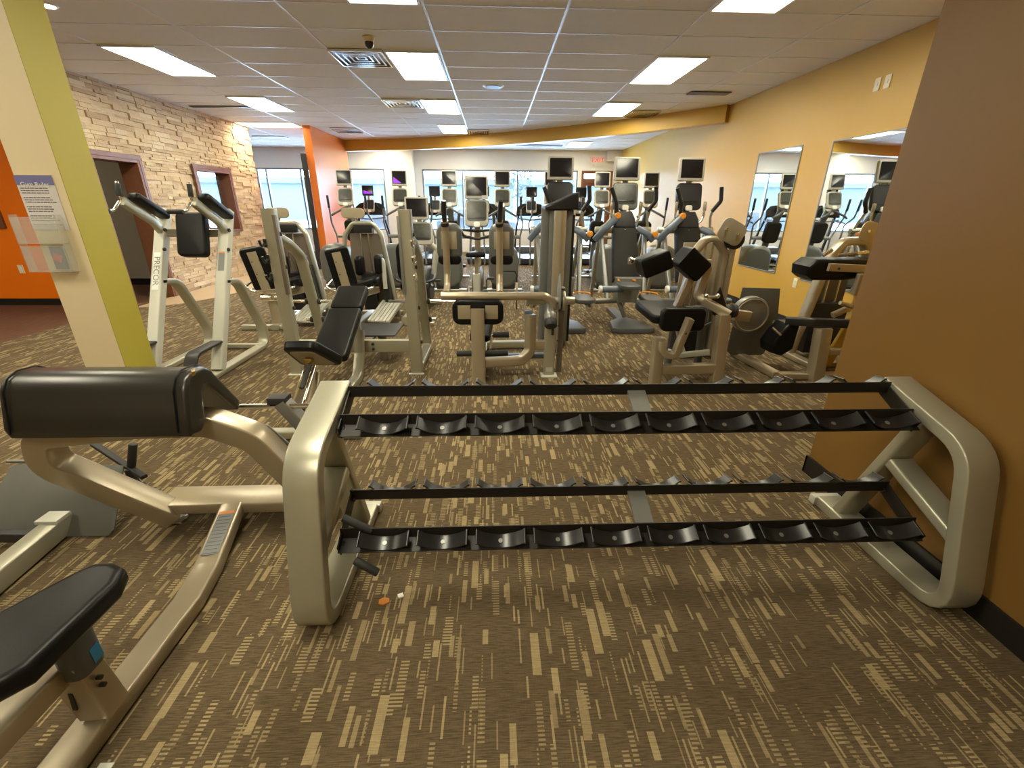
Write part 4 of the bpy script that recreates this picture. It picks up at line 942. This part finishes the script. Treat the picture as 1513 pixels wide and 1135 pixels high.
for x_, y_ in ((-.43, 4.15), (.045, 4.15)):
    e = MB(); e.pipe([(x_, 3.97, .76), (x_, 4.10, .80), (x_, 4.15, .9), (x_ + .0, 4.15, 1.28), (x_ + .0, 4.12, 1.36)], .031, .08, 14); ha = link('press_arm', e, 'champagne', sw)
    e = MB(); e.pipe([(x_, 4.13, 1.33), (x_ + .005, 4.05, 1.45), (x_ + .01, 4.03, 1.52)], .021, .05); e.cyl((x_, 4.135, 1.315), (x_, 4.125, 1.345), .036, bev=.005); link('grip', e, 'gloss_black', ha)
    e = MB(); e.pad((x_ + .02, 4.28, 1.17), X, Z, .23, .33, .10, .08, .035); hp = link('shoulder_pad', e, 'drum', sw)
    e = MB(); e.box((x_ + .02, 4.222, 1.19), (.14, .006, .15), None, .002); link('pad_plate', e, 'tan_plate', hp)
    e = MB(); e.pad((x_ + .02, 4.28, 1.02), X, Z, .21, .09, .11, .04, .02); link('pad_base', e, 'vinyl', hp)
e = MB(); e.cyl((.30, 4.0, .69), (.72, 4.0, .69), .035, bev=.004); e.cyl((.28, 4.0, .69), (.31, 4.0, .69), .05, bev=.004); e.cyl((.60, 4.0, .69), (.63, 4.0, .69), .09, bev=.006); link('pivot_shaft', e, 'silver', t)
e = MB(); e.prism([(-.10, -.10), (.06, -.14), (.12, .04), (.05, .16), (-.02, .20), (-.10, .06)], (.575, 3.98, .74), Y, Z, .012, .003); link('cam_plate', e, 'steel', t)
e = MB(); e.cyl((.49, 3.88, .60), (.49, 3.84, .54), .055, bev=.006); e.tube([(.49, 3.98, .66), (.49, 3.90, .58)], .09, .09, X, 0, .03); cy = link('bumper_tube', e, 'steel', t)
e = MB(); e.cyl((.49, 3.85, .555), (.49, 3.80, .50), .056, bev=.012); e.cyl((.51, 3.82, .47), (.51, 3.83, .42), .012); link('end_cap', e, 'rubber', cy)
e = MB(); e.tube([(.50, 3.92, .0), (.50, 3.92, .62)], .10, .07, X, 0, .02); rp = link('rear_post', e, 'silver', t)
e = MB(); e.box((.50, 3.90, .008), (.15, .12, .014), None, .004); e.box((.50, 3.882, .07), (.06, .004, .04)); link('foot_plate', e, 'white_paint', rp)
e = MB(); e.tube([(.61, 4.05, .0), (.61, 4.05, .80)], .05, .10, X, 0, .01)
for zk in (.18, .32, .46, .60): e.cyl((.58, 3.997, zk), (.58, 3.985, zk), .009)
link('hole_column', e, 'brown_shroud', t)
e = MB(); e.tube([(-.12, 3.80, .17), (.24, 3.86, .17), (.32, 3.92, .24), (.32, 3.94, .58)], .09, .085, None, [.09, .09], .02); e.tube([(.34, 3.93, .30), (.47, 3.92, .30)], .05, .09, Y, 0, .01); link('curved_frame', e, 'champagne', t)
e = MB(); e.tube([(-.12, 4.05, .14), (.50, 4.10, .14)], .06, .05, None, 0, .012); e.box((.30, 3.94, .60), (.07, .07, .03), None, .01); link('lower_tube', e, 'blue_grey', t)
e = MB(); e.tube([(-.13, 3.78, .05), (-.13, 4.75, .05), (.5, 4.78, .05)], .08, .08, X, .05, .012); link('base_tube', e, 'silver', t)
e = MB(); e.pad((-.13, 4.22, .36), X, V((.08, 1, .25)), .20, .36, .07, .05, .02); se = link('seat', e, 'vinyl', t)
e = MB(); e.tube([(-.13, 4.30, .08), (-.13, 4.25, .33)], .07, .07, X, 0, .01); link('seat_stem', e, 'silver', se)
for xa, xb, zk, yk in ((-.02, .13, .37, 4.02), (-.10, .12, .20, 3.98), (-.36, -.22, .20, 3.98), (-.30, -.22, .44, 4.25)):
    e = MB(); e.cyl((xa, yk, zk), (xb, yk, zk), .028, bev=.006); link('roller_pad', e, 'rubber', t)
e = MB(); e.pipe([(-.36, 3.98, .20), (.12, 3.98, .20)], .012); e.pipe([(-.05, 4.02, .20), (-.03, 4.02, .37)], .012); link('roller_rod', e, 'chrome', t)
e = MB(); e.cyl((.64, 4.78, .02), (.64, 4.78, 1.44), .085, seg=28); e.cyl((.55, 4.86, .02), (.55, 4.86, 1.46), .07, seg=24); tw = link('weight_tower', e, 'drum', t)
e = MB(); e.bb(.56, .80, 4.84, 5.06, .02, 1.45, .03); link('tower_panel', e, 'steel', tw)
e = MB(); e.bb(.80, .83, 4.86, 5.05, .05, 1.40, .01); link('tower_slot', e, 'charcoal', tw)
e = MB(); e.cyl((.655, 4.70, .02), (.655, 4.70, 1.44), .062, seg=24); link('front_column', e, 'champagne', tw)
e = MB(); e.prism([(.50, 1.45), (.83, 1.45), (.83, 1.61), (.77, 1.59), (.62, 1.52), (.50, 1.48)], (0, 4.88, 0), X, Z, .40, .02, 3); link('tower_cap', e, 'gloss_black', tw)
e = MB(); e.tube([(.08, 4.5, .88), (.20, 4.5, .88), (.22, 4.5, .84), (.22, 4.5, .50)], .012, .012, Y, .01, .002); cb = link('cable', e, 'rubber', t)
e = MB(); e.box((.22, 4.5, .72), (.022, .022, .10), None, .004); link('cable_tag', e, 'outlet', cb)
e = MB(); e.ball((-.10, 4.35, .67), .055, (.8, .8, 1.1)); link('round_knob', e, 'rubber', t)
# ------------------------------------------------------------ biceps machine (right of centre)
t = thing('arm_curl_machine', 'arm machine with two black block pads, lit amber near the right wall', 'exercise machine', (1.75, 3.9, 0))
e = MB(); e.tube([(1.41, 3.62, .0), (1.41, 3.66, .44)], .09, .09, X, 0, .012); l1 = link('front_leg', e, 'champagne', t)
e = MB(); e.tube([(1.965, 3.62, .0), (1.97, 3.72, .62)], .10, .09, X, 0, .012); link('rear_leg', e, 'champagne', t)
e = MB(); e.tube([(1.45, 3.64, .155), (1.93, 3.64, .165)], .08, .085, Y, 0, .01); link('lower_rail', e, 'champagne', t)
e = MB(); e.tube([(1.42, 3.60, .42), (1.42, 3.58, .33), (1.53, 3.58, .29), (1.61, 3.56, .63)], .08, .055, Y, [.06, .07], .01); sp = link('seat_bracket', e, 'champagne', t)
e = MB(); e.cyl((1.60, 3.535, .58), (1.60, 3.525, .58), .008); e.cyl((1.58, 3.535, .51), (1.58, 3.525, .51), .008); link('bolts', e, 'dark', sp)
e = MB(); e.pad((1.55, 3.95, .60), X, V((-.04, 1, .06)), .42, .52, .08, .06, .025); link('seat', e, 'vinyl', t)
e = MB(); e.pad((1.59, 3.66, .60), X, Z, .38, .20, .07, .05, .022); link('front_pad', e, 'vinyl', t)
e = MB(); e.tube([(1.30, 4.02, 1.04), (1.92, 4.02, 1.03)], .04, .05, Y, 0, .012); e.cyl((1.22, 4.02, 1.04), (1.30, 4.02, 1.04), .022); ab = link('pad_bar', e, 'champagne', t)
e = MB(); e.cyl((1.18, 4.02, 1.04), (1.22, 4.02, 1.04), .03, bev=.006); link('bar_knob', e, 'chrome', ab)
R1 = ry(-22); R2 = ry(38)
e = MB(); e.box((1.375, 3.93, 1.03), (.25, .22, .17), R1, .035, 3); link('arm_pad', e, 'vinyl', t)
e = MB(); e.box((1.70, 3.93, 1.03), (.23, .22, .20), R2, .035, 3); link('arm_pad', e, 'vinyl', t)
e = MB(); e.tube([(1.66, 4.0, .60), (1.80, 4.02, 1.0), (1.93, 4.06, 1.0), (1.86, 4.04, .72), (2.06, 3.90, .62)], .07, .07, Y, [.06, .06, .05], .012); link('lever_frame', e, 'champagne', t)
e = MB(); e.tube([(1.84, 3.86, .72), (2.02, 3.72, .62)], .07, .07, None, 0, .01); e.cyl((1.84, 3.80, .76), (1.93, 3.80, .76), .014); link('stop_block', e, 'champagne', t)
e = MB(); e.ball((1.93, 3.80, .77), .022); e.ball((1.83, 3.80, .77), .02); link('chrome_knob', e, 'chrome', t)
e = MB(); e.prism([(1.89, .70), (1.96, .84), (2.06, .64), (2.04, .54), (1.93, .60)], (0, 3.84, 0), X, Z, .012, .002); link('cam_plate', e, 'gloss_black', t)
e = MB(); e.tube([(1.70, 4.10, .04), (1.72, 4.10, .58), (1.98, 4.10, .60), (2.0, 4.10, .04)], .08, .05, Y, .05, .01); link('inner_frame', e, 'midgrey', t)
e = MB(); e.tube([(1.62, 3.95, .22), (1.74, 3.90, .20), (1.95, 3.80, .26)], .05, .05, None, .05, .01); e.tube([(1.64, 3.90, .50), (1.76, 3.92, .22)], .04, .03, None, 0, .006); link('foot_bar', e, 'white_paint', t)
e = MB(); e.cyl((1.72, 3.86, .42), (1.95, 3.86, .52), .008); link('cable', e, 'blue_grey', t)
e = MB(); e.cyl((1.98, 3.88, .62), (2.14, 3.88, .62), .05, bev=.006); e.cyl((2.12, 3.88, .62), (2.16, 3.88, .62), .06, bev=.006); link('pivot_hub', e, 'rubber', t)
e = MB(); e.tube([(1.80, 4.40, .04), (1.93, 4.40, 1.08), (2.02, 4.40, 1.20), (2.12, 4.40, 1.20), (2.22, 4.40, 1.08), (2.24, 4.40, .04)], .11, .06, Y, [.10, .08, .08, .10], .022); tw = link('tower_frame', e, 'champagne', t)
e = MB(); e.bb(2.25, 2.29, 4.32, 4.62, .04, 1.12, .01); e.bb(1.90, 2.25, 4.60, 4.62, .04, 1.15, .004); link('tower_shroud', e, 'champagne', tw)
e = MB(); e.bb(1.94, 2.16, 4.38, 4.52, .05, .52, .01); link('weight_stack', e, 'stack', tw)
e = MB()
for a in (1.98, 2.05, 2.12): e.cyl((a, 4.44, .5), (a, 4.44, 1.16), .011, seg=10)
link('guide_rods', e, 'chrome', tw)
e = MB(); e.prism(rrect(.25, .20, .06, 4), (2.21, 4.30, 1.27), V((.9, 0, -.42)), V((.42, 0, .9)), .012, .002); hp = link('pulley_guard', e, 'silver', tw)
e = MB()
for d in (-.06, .06): e.cyl((2.21 + d, 4.294, 1.27 - d * .4), (2.21 + d, 4.27, 1.27 - d * .4), .014, bev=.003)
link('bolts', e, 'chrome', hp)
e = MB(); e.cyl((2.27, 4.32, 1.20), (2.27, 4.38, 1.20), .09); link('pulley_wheel', e, 'gloss_black', hp)
# ------------------------------------------------------------ rotary machine by the near wall
t = thing('plate_disc_machine', 'low machine with a round disc, square grey plates and a long black beam', 'exercise machine', (2.7, 4.0, 0))
e = MB(); e.prism([(-.22, .10), (-.18, .75), (.20, .74), (.24, .46), (.20, .42), (.19, .08), (.16, .05), (-.16, .05)], (2.62, 4.34, 0), X, Z, .012, .003); link('square_plate', e, 'plategrey', t)
e = MB(); e.cyl((2.47, 4.14, .52), (2.47, 4.22, .52), .175, .175, 36, .01); dc = link('disc', e, 'steel', t)
e = MB(); q = [(2.47 + .155 * math.cos(k * 2*PI/24), 4.136, .52 + .155 * math.sin(k * 2*PI/24)) for k in range(25)]; e.pipe(q, .006, 0, 6); link('disc_rim', e, 'champagne', dc)
e = MB(); e.tube([(2.20, 4.0, .56), (2.38, 4.06, .53)], .09, .10, None, 0, .01); link('box_arm', e, 'champagne', t)
e = MB(); e.prism([(2.60, .28), (2.62, .20), (2.72, .17), (2.82, .24), (2.83, .48), (2.72, .48), (2.66, .40)], (0, 4.04, 0), X, Z, .22, .03, 3); link('black_pad', e, 'vinyl', t)
e = MB(); e.cyl((2.60, 3.98, .44), (2.66, 3.92, .38), .012); link('pin', e, 'chrome', t)
e = MB(); e.tube([(2.74, 4.0, .50), (2.86, 3.82, .53), (3.36, 3.72, .53)], .09, .075, None, .1, .012); link('beam', e, 'gloss_black', t)
e = MB(); e.tube([(2.94, 3.72, .0), (2.92, 3.76, .49)], .11, .11, X, 0, .012); link('post', e, 'champagne', t)
e = MB(); e.tube([(2.56, 4.48, .035), (2.62, 3.78, .035)], .09, .06, X, 0, .01); e.tube([(2.62, 3.78, .035), (3.22, 3.76, .035)], .08, .06, Y, 0, .01); e.tube([(2.95, 3.74, .28), (3.22, 3.74, .28)], .06, .06, Y, 0, .01); link('base_frame', e, 'champagne', t)
# ------------------------------------------------------------ back extension tower by the wall corner
t = thing('curl_tower_machine', 'arched weight tower with black pad on an amber lit bar, half behind the corner', 'exercise machine', (3.4, 4.2, 0))
e = MB(); e.tube([(3.13, 4.42, .03), (3.26, 4.42, .85), (3.30, 4.42, 1.05), (3.40, 4.42, 1.18), (3.60, 4.42, 1.19), (3.72, 4.42, 1.0), (3.74, 4.42, .03)], .11, .075, Y, [.2, .12, .1, .1, .15], .022); tw = link('tower_frame', e, 'champagne', t)
e = MB(); e.prism([(3.20, .10), (3.66, .10), (3.66, 1.05), (3.34, 1.05)], (0, 4.56, 0), X, Z, .02, .004); link('rear_shroud', e, 'brown_shroud', tw)
e = MB(); e.bb(3.26, 3.62, 4.40, 4.52, .05, .58, .01); link('weight_stack', e, 'stack', tw)
e = MB()
for a in (3.38, 3.50): e.cyl((a, 4.46, .56), (a, 4.46, 1.14), .011, seg=10)
link('guide_rods', e, 'chrome', tw)
e = MB(); e.prism(rrect(.25, .18, .06, 4), (3.58, 4.32, 1.27), V((.93, 0, -.2)), V((.2, 0, .93)), .012, .002); hp = link('pulley_guard', e, 'champagne', tw)
e = MB()
for d in (-.06, .06): e.cyl((3.58 + d, 4.314, 1.27 - d * .2), (3.58 + d, 4.29, 1.27 - d * .2), .013, bev=.003)
link('bolts', e, 'chrome', hp)
e = MB(); e.tube([(3.12, 4.50, .03), (3.14, 4.05, .03)], .09, .055, X, 0, .01); e.tube([(3.14, 4.08, .03), (3.74, 4.15, .03)], .07, .055, Y, 0, .01); e.tube([(3.46, 4.10, .05), (3.52, 4.2, .62)], .08, .06, X, 0, .01); link('base_frame', e, 'champagne', t)
e = MB(); e.prism([(2.73, 1.01), (2.80, 1.07), (3.34, 1.07), (3.36, .93), (3.08, .89), (2.80, .89), (2.74, .93)], (0, 4.0, 0), X, Z, .26, .035, 3); link('arm_pad', e, 'vinyl', t)
e = MB(); e.tube([(2.88, 3.84, 1.01), (3.40, 3.84, .99)], .03, .065, Y, 0, .004); br = link('pad_rail', e, 'champagne', t)
e = MB()
for a in (2.96, 3.27): e.cyl((a, 3.824, 1.0), (a, 3.815, 1.0), .010, seg=8)
link('bolts', e, 'dark', br)
e = MB(); e.tube([(3.20, 3.80, .96), (3.21, 3.82, .78)], .14, .05, X, 0, .01); e.tube([(3.22, 3.83, .93), (3.44, 3.86, .93)], .05, .06, Y, 0, .01); po = link('pad_post', e, 'champagne', t)
e = MB(); e.tube([(3.235, 3.84, .80), (3.27, 3.86, .60), (3.27, 4.05, .04)], .10, .04, X, .04, .008); link('inner_post', e, 'gold_paint', po)
e = MB(); e.cyl((3.18, 3.77, .90), (3.18, 3.765, .90), .014); link('bolt', e, 'dark', po)
e = MB(); e.pipe([(3.02, 3.95, 1.10), (3.14, 3.90, 1.12), (3.24, 3.90, 1.13)], .014, .03); e.cyl((2.92, 4.0, 1.09), (2.99, 4.0, 1.14), .016); link('chrome_handle', e, 'chrome', t)
e = MB(); e.tube([(3.13, 3.96, .56), (3.23, 3.96, .61), (3.46, 4.0, .66)], .05, .05, None, .05, .012); e.cyl((3.08, 3.85, .70), (3.20, 3.85, .66), .018); e.cyl((3.0, 3.9, .46), (3.10, 3.9, .44), .02); link('foot_lever', e, 'champagne', t)

# ------------------------------------------------------------ outside things
for i, (x_, y_, lb) in enumerate(((-6.2, 25, 'pale parked car seen through the left window'), (-1.0, 27, 'pale parked car seen through the long window, left half'), (4.6, 30, 'pale parked car beyond the long window, near the door'))):
    t = thing('parked_car', lb, 'car', (x_, y_, -.15), 'parked cars outside the windows')
    e = MB(); e.prism([(-2.2, .25), (2.2, .25), (2.25, .7), (1.5, .85), (.9, 1.35), (-.9, 1.4), (-1.6, .9), (-2.2, .8)], (x_, y_, -.15), X, Z, 1.7, .08, 3); link('body', e, 'car', t)
    e = MB(); e.prism([(-1.3, .88), (1.3, .88), (.82, 1.28), (-.82, 1.32)], (x_, y_, -.15), X, Z, 1.74, .02); link('windows', e, 'dark', t)
    for dx in (-1.4, 1.4):
        for dy in (-.8, .8):
            e = MB(); e.cyl((x_ + dx, y_ + dy - .1, .17), (x_ + dx, y_ + dy + .1, .17), .32, bev=.03); link('wheel', e, 'rubber', t)
t = thing('far_building', 'pale low shop building across the parking lot', 'building', (-3, 48, -.15))
e = MB(); e.bb(-30, 14, 48, 58, -.15, 3.2); link('wall', e, 'pale_building', t)
e = MB(); e.bb(-30.5, 14.5, 47.6, 58, 3.2, 3.7); link('roof', e, 'blue_canopy', t)
t = thing('leafless_tree', 'pale green tree outside beyond the long window', 'tree', (1.6, 37, -.15))
e = MB(); e.pipe([(1.6, 37, -.2), (1.6, 37, 1.5), (1.7, 37, 3)], .12, .1); link('trunk', e, 'brown_shroud', t)
e = MB(); rr = random.Random(11)
for k in range(260):
    a = rr.random() * 2 * PI; b = rr.uniform(-1, 1); r_ = rr.random() ** .4 * 1.7; s_ = math.sqrt(1 - b * b)
    c = V((1.6 + r_ * s_ * math.cos(a), 37 + r_ * s_ * math.sin(a), 3.1 + r_ * b * 1.2))
    e.box(c, (.22, .16, .02), M.Rotation(rr.random() * 6, 3, V((rr.random(), rr.random(), rr.random() + .1)).normalized()))
link('foliage', e, 'leaf', t)
# ------------------------------------------------------------ outside
m = MB(); m.bb(-40, 40, FW + .2, 90, -.25, -.15); struct('ground', m, 'snow')
m = MB(); m.bb(-14, 14, FW + .2, FW + 3.2, 2.85, 3.2); m.bb(-14, 14, FW + 3.0, FW + 3.2, 2.62, 3.2); struct('trim_4', m, 'blue_canopy')
# ------------------------------------------------------------ world, lights, camera
w = bpy.data.worlds.new('World'); SC.world = w; w.use_nodes = True; nt = w.node_tree
bg = nt.nodes['Background']; bg.inputs[0].default_value = (.62, .80, 1, 1); bg.inputs[1].default_value = 22.0
cam = bpy.data.cameras.new('Camera'); co = bpy.data.objects.new('Camera', cam); COL.objects.link(co); SC.camera = co
f, pit, roll, yaw = 658.7, .3844, .0072, .0398
fwd = V((math.sin(yaw) * math.cos(pit), math.cos(yaw) * math.cos(pit), -math.sin(pit))); rt = V((math.cos(yaw), -math.sin(yaw), 0)); up = rt.cross(fwd)
r_ = rt * math.cos(roll) + up * math.sin(roll); u_ = -rt * math.sin(roll) + up * math.cos(roll); b_ = -fwd
co.matrix_world = M(((r_.x, u_.x, b_.x, 0), (r_.y, u_.y, b_.y, 0), (r_.z, u_.z, b_.z, 1.5), (0, 0, 0, 1)))
cam.sensor_width = 36; cam.lens = 36 * f / 1513; cam.clip_start = .05; cam.clip_end = 300
SC.view_settings.view_transform = 'Standard'; SC.view_settings.look = 'None'; SC.view_settings.gamma = 1; SC.view_settings.use_curve_mapping = False
SC.view_settings.exposure = 0.85
try:
    SC.cycles.use_denoising = True; SC.cycles.max_bounces = 8; SC.cycles.diffuse_bounces = 4; SC.cycles.transparent_max_bounces = 12
except Exception: pass
